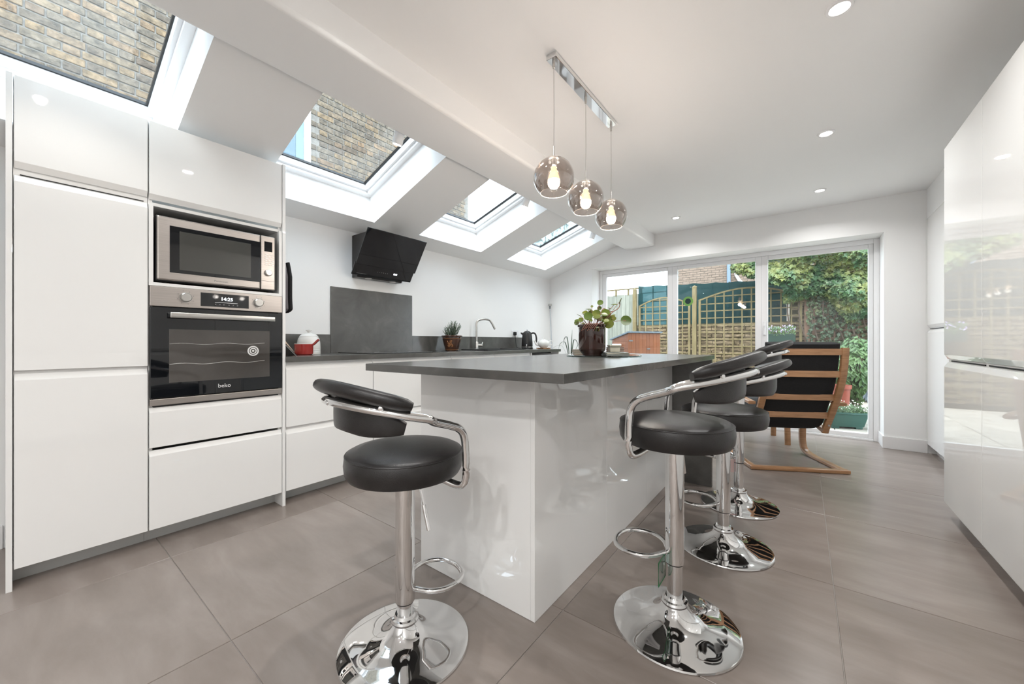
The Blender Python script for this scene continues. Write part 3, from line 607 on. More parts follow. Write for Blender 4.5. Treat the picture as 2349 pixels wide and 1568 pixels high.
t = thing('trivet', 'low brown wooden trivet under the white teapot', 'trivet', (-2.745, 4.285, WT))
for k in range(5): obj('slat', box(-0.075, 0.075, -0.066 + k * 0.029, -0.05 + k * 0.029, 0.006, 0.0142, bev=0.002), WOOD, t)
for k in (-1, 1): obj('runner', box(-0.05 * k - 0.006, -0.05 * k + 0.006, -0.068, 0.068, 0.0, 0.006, bev=0.001), WOOD, t)

# ------------------------------------------------------------------ rosemary in brown pot
t = thing('potted_rosemary', 'grey green rosemary in a brown glazed pot on the worktop', 'plant', (-2.95, 2.815, WT))
pot = obj('pot', add_lathe(BM(), [(0, 0), (0.064, 0), (0.068, 0.008), (0.080, 0.050), (0.094, 0.105), (0.098, 0.135), (0.097, 0.142), (0.108, 0.145), (0.112, 0.152), (0.108, 0.160), (0.098, 0.162), (0.092, 0.150), (0, 0.148)], seg=44), TERRA, t)
for zz in (0.128, 0.012): obj('band', add_lathe(BM(), [(0.0965 if zz > 0.1 else 0.069, zz - 0.003), (0.0995 if zz > 0.1 else 0.072, zz), (0.0965 if zz > 0.1 else 0.0695, zz + 0.003)], seg=44), OCHRE, pot)
for k in range(26):
    a = -1.25 + 0.62 * (k % 13) / 13 + random.uniform(-0.02, 0.02); zz = 0.045 + 0.065 * random.random(); r = 0.0805 + (zz - 0.05) * 0.26 + 0.0008
    obj('relief_leaf', add_lathe(BM(), [(0, 0.003), (0.004, 0.0018), (0.0058, 0), (0, 0)], seg=7, M=Matrix.Translation((r * math.cos(a), r * math.sin(a), zz)) @ Matrix.Rotation(a, 4, 'Z') @ Matrix.Rotation(PI / 2, 4, 'Y') @ Matrix.Diagonal((1.6, 0.8, 1, 1))), OCHRE, pot)
obj('soil', add_lathe(BM(), [(0, 0.152), (0.092, 0.150)], seg=30), SOIL, t)
nb = BM(); sb = BM()
for k in range(60):
    a = random.uniform(0, 2 * PI); r0 = random.uniform(0, 0.065); lean = random.uniform(0.0, 0.75); L_ = random.uniform(0.07, 0.175) * (1.0 - 0.35 * r0 / 0.055)
    p0 = Vector((r0 * math.cos(a), r0 * math.sin(a), 0.150)); dr = Vector((math.cos(a) * lean, math.sin(a) * lean, 1)).normalized()
    add_tube(sb, [p0, p0 + dr * L_ * 0.5 + Vector((0, 0, 0.004)), p0 + dr * L_], 0.0014, 5)
    for s in range(int(L_ / 0.0042)):
        p = p0 + dr * (0.015 + s * 0.0042); b_ = random.uniform(0, 2 * PI)
        d_ = Vector((math.cos(b_), math.sin(b_), 0.75)).normalized(); sd = d_.cross(Vector((0, 0, 1))).normalized() * 0.0019; L2 = random.uniform(0.014, 0.024)
        v = [nb.verts.new(x) for x in (p - sd, p + sd, p + d_ * L2 * 0.6 + sd * 1.2, p + d_ * L2, p + d_ * L2 * 0.6 - sd * 1.2)]; nb.faces.new(v)
tag(obj('needles', nb, ROSEM, t, angle=0), kind='stuff'); tag(obj('stems', sb, STRAP, t), kind='stuff')

# ------------------------------------------------------------------ crock, red pan, boards, mitts by the tall cabinet
t = thing('lidded_crock', 'white ribbed ceramic crock with knobbed domed lid', 'jar', (-3.0, 1.372, WT))
pr = [(0, 0), (0.080, 0), (0.083, 0.004)]
for k in range(4): pr += [(0.083, 0.006 + k * 0.008), (0.0805, 0.010 + k * 0.008)]
pr += [(0.082, 0.042), (0.080, 0.085), (0.074, 0.118), (0.062, 0.134), (0, 0.134)]
obj('body', add_lathe(BM(), pr, seg=44), CERAM, t)
l = obj('lid', add_lathe(BM(), [(0.066, 0.128), (0.066, 0.134), (0.050, 0.150), (0.024, 0.160), (0, 0.162)], seg=40), CERAM, t)
obj('lid_knob', add_lathe(BM(), [(0.009, 0.158), (0.008, 0.170), (0.020, 0.177), (0.021, 0.183), (0, 0.186)], seg=24), CERAM, l)
t = thing('saucepan', 'small red enamel saucepan with upturned handle', 'pan', (-2.835, 1.262, WT), rz=math.radians(40))
obj('pot', add_lathe(BM(), [(0, 0), (0.050, 0), (0.058, 0.006), (0.060, 0.014), (0.061, 0.078), (0.058, 0.079), (0.056, 0.018), (0, 0.012)], seg=40), REDENAM, t)
obj('rim', add_lathe(BM(), [(0.0575, 0.077), (0.0615, 0.077), (0.0612, 0.0805), (0.058, 0.081)], seg=40), CERAM, t)
obj('handle', add_sweep(BM(), smooth_path([(0.055, 0, 0.068), (0.072, 0, 0.078), (0.092, 0, 0.098), (0.104, 0, 0.108)], 6), sup(0.011, 0.007, 12)), REDENAM, t)
def leaning(name, label, cat, x0, x1, ybase, lean, h, th, mat, edge=None):
    t = thing(name, label, cat, ((x0 + x1) / 2, ybase, WT))
    M = Matrix.Rotation(lean, 4, 'X')
    M = Matrix.Translation((0, 0, th * math.sin(lean) + 0.0003)) @ M
    o = obj('slab', box(x0 - (x0 + x1) / 2, x1 - (x0 + x1) / 2, -th, 0, 0.0, h, bev=0.003, M=M), mat, t)
    if edge: obj('edge', box(x0 - (x0 + x1) / 2 + 0.0005, x1 - (x0 + x1) / 2 - 0.0005, -th - 0.001, -th + 0.002, 0.002, h - 0.002, M=M), edge, t)
leaning('cutting_board', 'pale wooden board leaning on the oven cabinet side', 'board', -2.98, -2.735, 1.166, math.radians(36), 0.190, 0.018, BOARD)
leaning('tablet', 'black silver edged tablet leaning in front of the pale board', 'tablet', -2.73, -2.60, 1.118, math.radians(42), 0.105, 0.008, BGLASS, NICKEL)
t = thing('oven_mitt', 'black quilted oven glove hanging on the oven cabinet side', 'oven glove', (-2.665, 1.035, 1.53))
obj('hook', add_tube(BM(), smooth_path([(0, -0.0025, 0.0), (0, 0.022, 0.0), (0, 0.030, 0.010), (0, 0.028, 0.022)], 5), 0.003, 8), BLACK, t)
for k, (dy, dx) in enumerate(((0.018, 0.0), (0.040, 0.010))):
    mm = BM(); add_sweep(mm, smooth_path([(dx, dy, 0.0), (dx, dy, -0.06), (dx, dy, -0.14), (dx, dy, -0.23), (dx, dy + 0.003, -0.30), (dx, dy, -0.322)], 6), sup(0.070, 0.012, 18, 0.6), up=Vector((0, 1, 0)), scales=[min(1.0, 0.55 + 0.05 * i) * (1 if i < 24 else 1 - 0.10 * (i - 24)) for i in range(31)])
    obj('glove', mm, BLACKFAB if k == 1 else pbr('grey_lining', (0.16, 0.15, 0.16), 0.8), t)
obj('loop', add_tube(BM(), smooth_path([(0, 0.028, -0.01), (0.012, 0.028, 0.008), (0, 0.028, 0.022), (-0.012, 0.028, 0.008)], 5, True), 0.003, 6, closed=True), BLACKFAB, t)

# ------------------------------------------------------------------ pole and strappy plant in the far corner
t = thing('mop_pole', 'slim grey mop pole leaning in the far wall corner', 'mop', (-2.98, 4.86, 0))
obj('pole', add_cyl(BM(), (0.095, -0.06, 0.03), (-0.125, 0.17, 1.56), 0.009, 12), pbr('pale_grey_metal', (0.45, 0.47, 0.50), 0.4), t)
obj('hanging_cap', add_cyl(BM(), (-0.121, 0.164, 1.53), (-0.127, 0.173, 1.60), 0.013, 14), pbr('mid_grey_plastic', (0.16, 0.17, 0.18), 0.5), t)
obj('clip', add_box(BM(), -0.15, -0.095, 0.15, 0.185, 1.575, 1.61, 0.008), NICKEL, t)
obj('mop_head', add_box(BM(), 0.02, 0.18, -0.14, 0.01, 0.0, 0.035, 0.012), pbr('grey_mop_cloth', (0.25, 0.26, 0.28), 0.9), t)
t = thing('strappy_plant', 'dark strappy leaved plant on a white stand past the worktop end', 'plant', (-2.56, 4.68, 0))
obj('stand', add_lathe(BM(), [(0, 0), (0.12, 0), (0.12, 0.03), (0.05, 0.05), (0.05, 0.50), (0.10, 0.52), (0.10, 0.54), (0, 0.54)], seg=30), UPVC, t)
obj('pot', add_lathe(BM(), [(0, 0.54), (0.065, 0.54), (0.088, 0.68), (0.092, 0.70), (0.084, 0.70), (0, 0.69)], seg=30), CERAM, t)
for (a, r, h, L_) in [(-0.6, 0.03, 0.50, 0.06), (0.4, 0.20, 0.36, 0.11), (0.9, 0.17, 0.30, 0.07), (2.6, 0.12, 0.40, 0.06), (3.6, 0.16, 0.28, 0.08), (0.1, 0.15, 0.15, 0.05), (1.6, 0.14, 0.36, 0.08), (4.5, 0.15, 0.33, 0.07), (5.4, 0.17, 0.22, 0.09), (0.2, 0.12, 0.22, 0.03)]:
    d_ = Vector((math.cos(a), math.sin(a), 0)); b0 = Vector((0, 0, 0.69)) + d_ * 0.02
    pts = smooth_path([b0, b0 + d_ * r * 0.25 + Vector((0, 0, h * 0.6)), b0 + d_ * r * 0.65 + Vector((0, 0, h)), b0 + d_ * (r + L_ * 0.5) + Vector((0, 0, h * 0.93)), b0 + d_ * (r + L_) + Vector((0, 0, h * 0.72))] if r > 0.05 else [b0, b0 + d_ * 0.01 + Vector((0, 0, h * 0.5)), b0 + d_ * 0.035 + Vector((0, 0, h))], 6)
    n = len(pts)
    obj('leaf', add_sweep(BM(), pts, [(-0.008, 0.001), (0, -0.0008), (0.008, 0.001), (0, 0.0012)], scales=[(max(0.12, math.sin(PI * (0.12 + 0.86 * i / (n - 1)))), 1.0) for i in range(n)]), STRAP, t)

# ================================================================== ISLAND
IX0, IX1, IY0, IY1 = -1.410, -0.775, 1.150, 2.975
t = thing('island_cabinet', 'white gloss kitchen island cabinet block with panelled sides', 'cabinet', (-1.09, 2.06, 0))
obj('core', box(IX0 + 0.019, IX1 - 0.019, IY0 + 0.019, IY1, 0.0, 0.897), SATIN, t, True)
obj('end_panel', box(IX0, IX1 - 0.0185, IY0, IY0 + 0.0185, 0.001, 0.897, bev=0.001), GLOSS, t, True)
for (a, b_) in ((1.150, 1.789), (1.7905, 2.39), (2.3915, 2.975)): obj('side_panel', box(IX1 - 0.018, IX1, a, b_, 0.001, 0.897, bev=0.001), GLOSS, t, True)
for (a, b_) in ((1.170, 1.77), (1.772, 2.37), (2.372, 2.973)):
    for (z0, z1) in TWO: obj('drawer', door_leaf(a, b_, z0, z1, 'top', x=IX0, back=1), GLOSS, t, True)
t = thing('island_worktop', 'dark grey concrete look worktop on the island', 'worktop', (-1.02, 1.98, 0.898))
obj('slab', add_prism(BM(), [(-1.487, 0.915), (-0.550, 0.965), (-0.500, 3.02), (-1.487, 3.02)], 0.898, WT, 'z', bev=0.0015), STONE, t, True)
obj('support_panel', box(-1.41, -0.512, 2.977, 3.012, 0.0, 0.898, bev=0.001), STONE, t, True)
t = thing('corner_bracket', 'metal angle bracket with screw slots under the island overhang', 'bracket', (-0.774, 1.875, 0.897))
bm = BM(); add_box(bm, 0.0, 0.004, -0.032, 0.032, -0.062, 0, 0.001); add_box(bm, 0.0, 0.15, -0.032, 0.032, -0.004, 0, 0.001)
obj('plate', bm, UPVC, t)
obj('brace', add_prism(BM(), [(0.004, -0.060), (0.030, -0.058), (0.135, -0.012), (0.14, -0.004), (0.004, -0.004)], -0.008, 0.008, 'y', bev=0.002), pbr('zinc', (0.62, 0.62, 0.63), 0.35, metal=0.5), t)
for xx in (0.05, 0.10): obj('screw', add_lathe(BM(), [(0, -0.007), (0.006, -0.006), (0.007, -0.004), (0, -0.004)], c=(xx, 0.02, 0), seg=12), BLACK, t)

# tray, coasters, books, pots
TRX, TRY = -1.03, 2.32
t = thing('glass_tray', 'round clear glass tray under the brown plant pot', 'tray', (TRX, TRY, WT))
obj('disc', add_lathe(BM(), [(0, 0), (0.230, 0), (0.236, 0.003), (0.236, 0.007), (0.230, 0.010), (0, 0.010)], seg=64), CLEAR, t)
PZ = WT + 0.0105
t = thing('potted_pilea', 'round leaved money plant in a shiny dark brown pot', 'plant', (-1.075, 2.250, PZ))
pot = obj('pot', add_lathe(BM(), [(0, 0), (0.060, 0), (0.062, 0.006), (0.066, 0.010), (0.080, 0.026), (0.084, 0.040), (0.084, 0.175), (0.090, 0.178), (0.092, 0.188), (0.088, 0.193), (0.080, 0.192), (0.078, 0.170), (0, 0.168)], seg=56), BROWNGLAZE, t)
obj('rim_band', add_lathe(BM(), [(0.0843, 0.163), (0.0875, 0.166), (0.0843, 0.170)], seg=56), BROWNGLAZE, pot)
obj('soil', add_lathe(BM(), [(0, 0.178), (0.079, 0.174)], seg=30), SOIL, t)
RT = Vector((0.7945, 0.607, 0)); FW = Vector((-0.607, 0.7945, 0))
def pilea_leaf(tip, nrm, r, base):
    n = Vector(nrm).normalized(); u = n.orthogonal().normalized(); v = n.cross(u); bm = BM()
    c = bm.verts.new(Vector(tip) - n * r * 0.10); ringv = []
    for k in range(14):
        a = 2 * PI * k / 14; rr = r * (1 + 0.03 * math.sin(3 * a))
        ringv.append(bm.verts.new(Vector(tip) + (u * math.cos(a) * 1.0 + v * math.sin(a) * 0.92) * rr + n * r * 0.06 * math.sin(2 * a)))
    for k in range(14): bm.faces.new((c, ringv[k], ringv[(k + 1) % 14]))
    ext = bmesh.ops.extrude_face_region(bm, geom=list(bm.faces))
    for e in ext['geom']:
        if isinstance(e, bmesh.types.BMVert): e.co -= n * 0.0012
    lf = obj('leaf', bm, LEAF, t, angle=60)
    base = Vector(base); mid = base.lerp(Vector(tip), 0.55) + Vector((0, 0, 0.012))
    obj('petiole', add_tube(BM(), smooth_path([base, mid, Vector(tip) - n * r * 0.10], 5), 0.0016, 6), STEMRED, t)
# leaf centres as (sideways, height above pot foot, depth offset, radius, facing)
def scr(s, h, dpt): return RT * s + FW * dpt + Vector((0, 0, h))
random.seed(11)
spec = [(-0.030, 0.245, -0.03, 0.030, 0), (-0.075, 0.222, -0.02, 0.017, 0), (-0.098, 0.218, -0.01, 0.016, 1), (-0.080, 0.255, 0.02, 0.014, 2), (-0.020, 0.292, 0.01, 0.020, 2), (0.006, 0.312, 0.03, 0.009, 0),
        (0.030, 0.262, 0.0, 0.030, 0), (0.052, 0.300, 0.02, 0.015, 0), (0.055, 0.335, 0.01, 0.020, 0), (0.084, 0.268, -0.01, 0.028, 0), (0.020, 0.240, -0.05, 0.024, 1), (0.096, 0.235, 0.0, 0.030, 0), (0.138, 0.232, 0.01, 0.020, 0),
        (0.098, 0.195, -0.04, 0.032, 0), (0.212, 0.218, -0.02, 0.036, 0), (0.150, 0.325, 0.03, 0.020, 2), (0.188, 0.345, 0.02, 0.022, 3), (-0.010, 0.250, 0.03, 0.022, 1), (0.060, 0.232, 0.03, 0.026, 1), (-0.070, 0.200, -0.03, 0.018, 2), (0.070, 0.255, -0.03, 0.022, 1), (-0.045, 0.272, 0.0, 0.018, 1), (0.110, 0.262, 0.02, 0.020, 1), (0.045, 0.222, -0.05, 0.020, 2), (-0.02, 0.222, -0.04, 0.018, 1), (0.125, 0.250, -0.03, 0.018, 2), (0.072, 0.215, -0.06, 0.022, 1), (0.0, 0.275, 0.03, 0.016, 0), (-0.095, 0.205, 0.02, 0.017, 0), (0.118, 0.300, 0.02, 0.014, 2),
        (0.016, 0.180, -0.085, 0.014, 0), (0.008, 0.158, -0.088, 0.013, 3), (0.026, 0.155, -0.088, 0.010, 3), (-0.05, 0.262, 0.03, 0.012, 2)]
for (s, h, dpt, r, fc) in spec:
    nr = {0: -FW + Vector((0, 0, 0.35)) + RT * random.uniform(-0.3, 0.3), 1: -FW * 0.6 + Vector((0, 0, 0.8)) + RT * random.uniform(-0.4, 0.4), 2: -FW * 0.25 + Vector((0, 0, 1.0)) + RT * random.uniform(-0.5, 0.5), 3: -FW * 0.35 + RT * 0.85 + Vector((0, 0, -0.35))}[fc]
    bs = scr(max(-0.06, min(0.06, s * 0.35)) + random.uniform(-0.015, 0.015), 0.180, random.uniform(-0.02, 0.02))
    if h < 0.185 and dpt < -0.08: bs = scr(s * 0.8, 0.192, -0.075)
    pilea_leaf(scr(s, h, dpt), nr, r, bs)
obj('branch', add_tube(BM(), smooth_path([scr(0.05, 0.18, 0), scr(0.09, 0.235, 0.0), scr(0.13, 0.27, 0.01), scr(0.175, 0.30, 0.02), scr(0.186, 0.33, 0.02)], 5), 0.0026, 8), STEMRED, t)
obj('branch', add_tube(BM(), smooth_path([scr(0.03, 0.18, 0), scr(0.05, 0.25, 0.0), scr(0.075, 0.295, 0.01), (scr(0.105, 0.285, 0.02)), scr(0.14, 0.275, 0.02)], 5), 0.0026, 8), STEMRED, t)
for k in range(7):
    s0 = -0.055 + 0.012 * k
    obj('trailing_root', add_tube(BM(), smooth_path([scr(s0 + 0.02, 0.190, -0.070), scr(s0 + 0.005, 0.196, -0.088), scr(s0 - 0.015, 0.175, -0.092), scr(s0 - 0.028, 0.150 + 0.006 * (k % 3), -0.089)], 5), 0.0017, 6), STEMRED, t)
def stack(kind, label, cat, cx, cy, z, n, w, d_, h, mats, rz=0.3, group=None):
    for k in range(n):
        a = rz + random.uniform(-0.12, 0.12)
        t = thing(kind, label[k] if isinstance(label, list) else label, cat, (cx, cy, z + k * h), rz=a, group=group)
        if kind == 'book':
            obj('cover', add_box(box(-w / 2, w / 2, -d_ / 2, d_ / 2, 0, 0.0018), -w / 2, w / 2, -d_ / 2, d_ / 2, h - 0.0022, h - 0.0004), mats[0], t)
            obj('pages', box(-w / 2 + 0.003, w / 2 - 0.003, -d_ / 2 + 0.003, d_ / 2 - 0.003, 0.0018, h - 0.0022), mats[1], t)
        else: obj('slab', box(-w / 2, w / 2, -d_ / 2, d_ / 2, 0, h - 0.0005, bev=0.0012), mats[k % len(mats)], t)
stack('coaster', ['square grey coaster lowest in the pile right of the plant pot', 'square grey coaster second lowest in the pile right of the plant pot', 'square grey coaster on top of the pile right of the plant pot'], 'coaster', -0.965, 2.345, PZ, 3, 0.145, 0.145, 0.0055, [SLATE, CLAY], 0.65, 'coasters piled on the glass tray')
stack('book', ['small brown book lying lowest behind the clay pot', 'small brown book lying in the middle behind the clay pot', 'small brown book lying on top behind the clay pot'], 'book', -1.00, 2.442, PZ, 3, 0.10, 0.075, 0.016, [COVER, PAPER], 0.65, 'little books stacked on the glass tray')
stack('book', ['pale paperback lying lowest left of the plant pot', 'pale paperback lying on top left of the plant pot'], 'book', -1.205, 2.315, PZ, 2, 0.07, 0.10, 0.016, [PAPER, CLAY], 0.65, 'pale paperbacks on the glass tray')
t = thing('clay_pot', 'small square pale stoneware pot on the grey coasters', 'pot', (-0.965, 2.340, PZ + 0.0165), rz=0.65)
add = BM(); add_prism(add, [(-0.030, 0), (0.030, 0), (0.033, 0.036), (-0.033, 0.036)], -0.03, 0.03, 'y', bev=0.003); obj('body', add, CLAY, t)
obj('rim', ring(BM(), -0.036, 0.036, -0.036, 0.036, 0.008, 0.036, 0.046, 0.002), CLAY, t)
obj('fill', box(-0.028, 0.028, -0.028, 0.028, 0.036, 0.040), CLAY, t)

# ================================================================== BAR STOOLS
def make_stool(x, y, zb, face, label, tagk=None):
    """zb: height of the seat's underside; face: direction the sitter looks"""
    t = thing('bar_stool', label, 'stool', (x, y, 0), rz=face, group='black and chrome bar stools round the island')
    obj('base', add_lathe(BM(), [(0, 0.0005), (0.212, 0.0005), (0.214, 0.004), (0.212, 0.009), (0.200, 0.013), (0.165, 0.018), (0.125, 0.025), (0.095, 0.034), (0.070, 0.048), (0.052, 0.066), (0.042, 0.085), (0, 0.086)], seg=72), CHROME, t)
    obj('collar', add_lathe(BM(), [(0.036, 0.082), (0.044, 0.083), (0.046, 0.090), (0.043, 0.097), (0.036, 0.099), (0.032, 0.108), (0, 0.109)], seg=40), CHROME, t)
    obj('inner_post', add_lathe(BM(), [(0.0265, 0.09), (0.0265, zb - 0.42)], seg=36), CHROME, t)
    obj('sleeve', add_lathe(BM(), [(0.0265, zb - 0.4325), (0.0318, zb - 0.431), (0.0318, zb - 0.03), (0.045, zb - 0.012), (0.075, zb + 0.001)], seg=40), CHROME, t)
    obj('sleeve_ring', add_lathe(BM(), [(0.0267, zb - 0.437), (0.0290, zb - 0.436), (0.0290, zb - 0.4328), (0.0267, zb - 0.432)], seg=36), BLACK, t)
    fz = zb - 0.40
    obj('footrest', add_tube(BM(), smooth_path([(0.030, 0.018, fz), (0.055, 0.062, fz), (0.095, 0.090, fz), (0.150, 0.092, fz), (0.195, 0.062, fz), (0.212, 0.0, fz), (0.195, -0.062, fz), (0.150, -0.092, fz), (0.095, -0.090, fz), (0.055, -0.062, fz), (0.030, -0.018, fz)], 7), 0.0085, 12), CHROME, t)
    lv = obj('height_lever', add_tube(BM(), smooth_path([(0.0, -0.02, zb - 0.004), (0.0, -0.075, zb - 0.010), (0.0, -0.098, zb - 0.045), (0.0, -0.138, zb - 0.145)], 5), 0.0045, 8), CHROME, t)
    obj('lever_grip', add_cyl(BM(), (0.0, -0.112, zb - 0.078), (0.0, -0.1395, zb - 0.149), 0.0068, 10), CHROME, lv)
    seat = obj('seat', add_lathe(BM(), [(0, zb), (0.165, zb), (0.182, zb + 0.004), (0.190, zb + 0.018), (0.193, zb + 0.045), (0.190, zb + 0.070), (0.186, zb + 0.077), (0.175, zb + 0.083), (0.140, zb + 0.091), (0.080, zb + 0.096), (0, zb + 0.098)], seg=64), LEATHER, t)
    obj('piping', add_tube(BM(), [(0.1885 * math.cos(a * PI / 36), 0.1885 * math.sin(a * PI / 36), zb + 0.0735) for a in range(72)], 0.0022, 6, closed=True), LEATHER, seat)
    # chrome rail: from under the seat, up both sides and round the back
    R = 0.243; side = [(0.060, 0.135, zb - 0.006), (0.078, 0.168, zb - 0.018), (0.088, 0.196, zb - 0.016), (0.092, 0.210, zb + 0.012), (0.090, 0.211, zb + 0.085), (0.084, 0.211, zb + 0.138), (0.064, 0.212, zb + 0.168), (0.025, 0.214, zb + 0.186), (-0.035, 0.221, zb + 0.206)]
    arc = []
    for k in range(13):
        a = math.radians(105 + 150 * k / 12); s = math.sin(PI * k / 12)
        arc.append((R * math.cos(a) - 0.0, R * math.sin(a) * 0.97, zb + 0.220 + 0.046 * s))
    mir = [(p[0], -p[1], p[2]) for p in reversed(side)]
    obj('rail', add_tube(BM(), smooth_path(side + arc + mir, 6), 0.0125, 14), CHROME, t)
    # padded back: fat roll above the rail, thinner pad below it on the inside
    def arcpath(Ra, z0, dz, half, n=28): 
        o = []
        for k in range(n + 1):
            f = -1 + 2 * k / n; a = PI + math.radians(half) * f
            o.append(Vector((Ra * math.cos(a), Ra * math.sin(a) * 0.97, z0 + dz * math.cos(f * PI / 2))))
        return o
    up_ = arcpath(0.228, zb + 0.252, 0.050, 64); n = len(up_)
    sc = [min(1.0, 0.80 + 2.2 * min(k, n - 1 - k) / (n - 1)) if 0 < k < n - 1 else 0.62 for k in range(n)]
    tl = math.radians(22); sec = []
    for (a, b_) in sup(0.052, 0.0215, 22, 0.75): sec.append((a * math.cos(tl) - b_ * math.sin(tl), a * math.sin(tl) + b_ * math.cos(tl)))
    obj('back_roll', add_sweep(BM(), up_, sec, scales=sc), LEATHER, t)
    lo = arcpath(0.205, zb + 0.190, 0.036, 60)
    obj('back_pad', add_sweep(BM(), lo, sup(0.016, 0.050, 20, 0.55), scales=[(sc[k], 0.35 + 0.65 * math.sin(min(1, 3.2 * min(k, n - 1 - k) / (n - 1)) * PI / 2)) for k in range(n)]), LEATHER, t)
    for a in (-45, 0, 45):
        aa = PI + math.radians(a)
        obj('screw_cap', add_lathe(BM(), [(0, 0.006), (0.006, 0.004), (0.008, 0), (0, 0)], seg=12, M=Matrix.Translation(((R + 0.010) * math.cos(aa), (R + 0.010) * math.sin(aa) * 0.97, zb + 0.246 + 0.018 * math.cos(math.radians(a)))) @ Matrix.Rotation(aa, 4, 'Z') @ Matrix.Rotation(PI / 2, 4, 'Y')), CHROME, t)
    if tagk == 'pink':
        tg = obj('care_tag', box(-0.0005, 0.0005, 0.030, 0.125, 0.205, 0.285), PINKTAG, t)
        tg.rotation_euler = (0, 0, math.radians(-48))
        for k in range(6): obj('tag_line', box(0.0006, 0.0009, 0.040, 0.112, 0.222 + k * 0.009, 0.2235 + k * 0.009), SOFTINK, tg)
    if tagk == 'green':
        tg = obj('care_tag', box(0.0265, 0.0275, 0.020, 0.105, 0.175, 0.262), CLEAR, t)
        obj('tag_border', add_tube(BM(), [(0.0263, 0.024, 0.179), (0.0263, 0.101, 0.179), (0.0263, 0.101, 0.258), (0.0263, 0.024, 0.258)], 0.0014, 6, closed=True), GREENINK, tg)
    return t
make_stool(-1.071, 0.806, 0.580, math.radians(84), 'black and chrome bar stool at the near end of the island, left of the others')
make_stool(-0.369, 1.449, 0.660, math.radians(180), 'nearest of the three black and chrome bar stools along the island side', 'green')
make_stool(-0.318, 2.155, 0.610, math.radians(180), 'middle of the three black and chrome bar stools along the island side')
make_stool(-0.323, 2.767, 0.700, math.radians(180), 'farthest bar stool by the armchair, pink tag on its post', 'pink')

# ================================================================== PENDANT LAMP
t = thing('pendant_lamp', 'chrome ceiling bar with three smoked glass globe pendants', 'lamp', (-0.972, 1.955, CZ))
obj('ceiling_bar', box(-0.028, 0.028, -0.372, 0.372, -0.026, -0.0005, bev=0.003), CHROME, t)
for k, yy in enumerate((-0.345, 0.0, 0.355)):
    cz = 1.825 - CZ
    obj('cord_grip', add_lathe(BM(), [(0, -0.062), (0.006, -0.060), (0.008, -0.030), (0.008, -0.026), (0, -0.026)], c=(0, yy, 0), seg=16), NICKEL, t)
    obj('cord', add_tube(BM(), [(0, yy, -0.055), (0.001, yy, -0.3), (0, yy, cz + 0.15)], 0.0017, 8), NICKEL, t)
    obj('stem', add_cyl(BM(), (0, yy, cz + 0.090), (0, yy, cz + 0.155), 0.0042, 12), NICKEL, t)
    obj('cap', add_lathe(BM(), [(0, 0.103), (0.022, 0.101), (0.026, 0.096), (0.026, 0.090), (0.016, 0.088), (0.016, 0.050), (0, 0.050)], c=(0, yy, cz), seg=28), NICKEL, t)
    prof = []
    for i in range(30):
        a = math.radians(15 + (139 - 15) * i / 29); prof.append((0.100 * math.sin(a), 0.100 * math.cos(a)))
    g = obj('globe', add_lathe(BM(), prof, c=(0, yy, cz), seg=56), SMOKE, t)
    rr, rz_ = prof[-1]
    obj('globe_rim', add_tube(BM(), [(rr * math.cos(2 * PI * i / 48), yy + rr * math.sin(2 * PI * i / 48), cz + rz_) for i in range(48)], 0.0011, 8, closed=True), pbr('pale_rim_glass', (0.42, 0.34, 0.29), 0.15), g)
    bu = obj('bulb', add_lathe(BM(), [(0.0295, -0.012), (0.0305, -0.024), (0.027, -0.040), (0.018, -0.051), (0, -0.056)], c=(0, yy, cz), seg=30), BULBHOT, t)
    obj('bulb_collar', add_lathe(BM(), [(0.013, 0.052), (0.0135, 0.040), (0.020, 0.020), (0.027, 0.0), (0.0295, -0.012)], c=(0, yy, cz), seg=30), BULBTOP, bu)
    ld = bpy.data.lights.new('pendant_bulb', 'POINT'); ld.energy = PENDANT_W; ld.color = (1.0, 0.94, 0.87); ld.shadow_soft_size = 0.03
    lo = bpy.data.objects.new('bulb_light', ld); COL.objects.link(lo); lo.parent = t; lo.location = (0, yy, cz - 0.085)

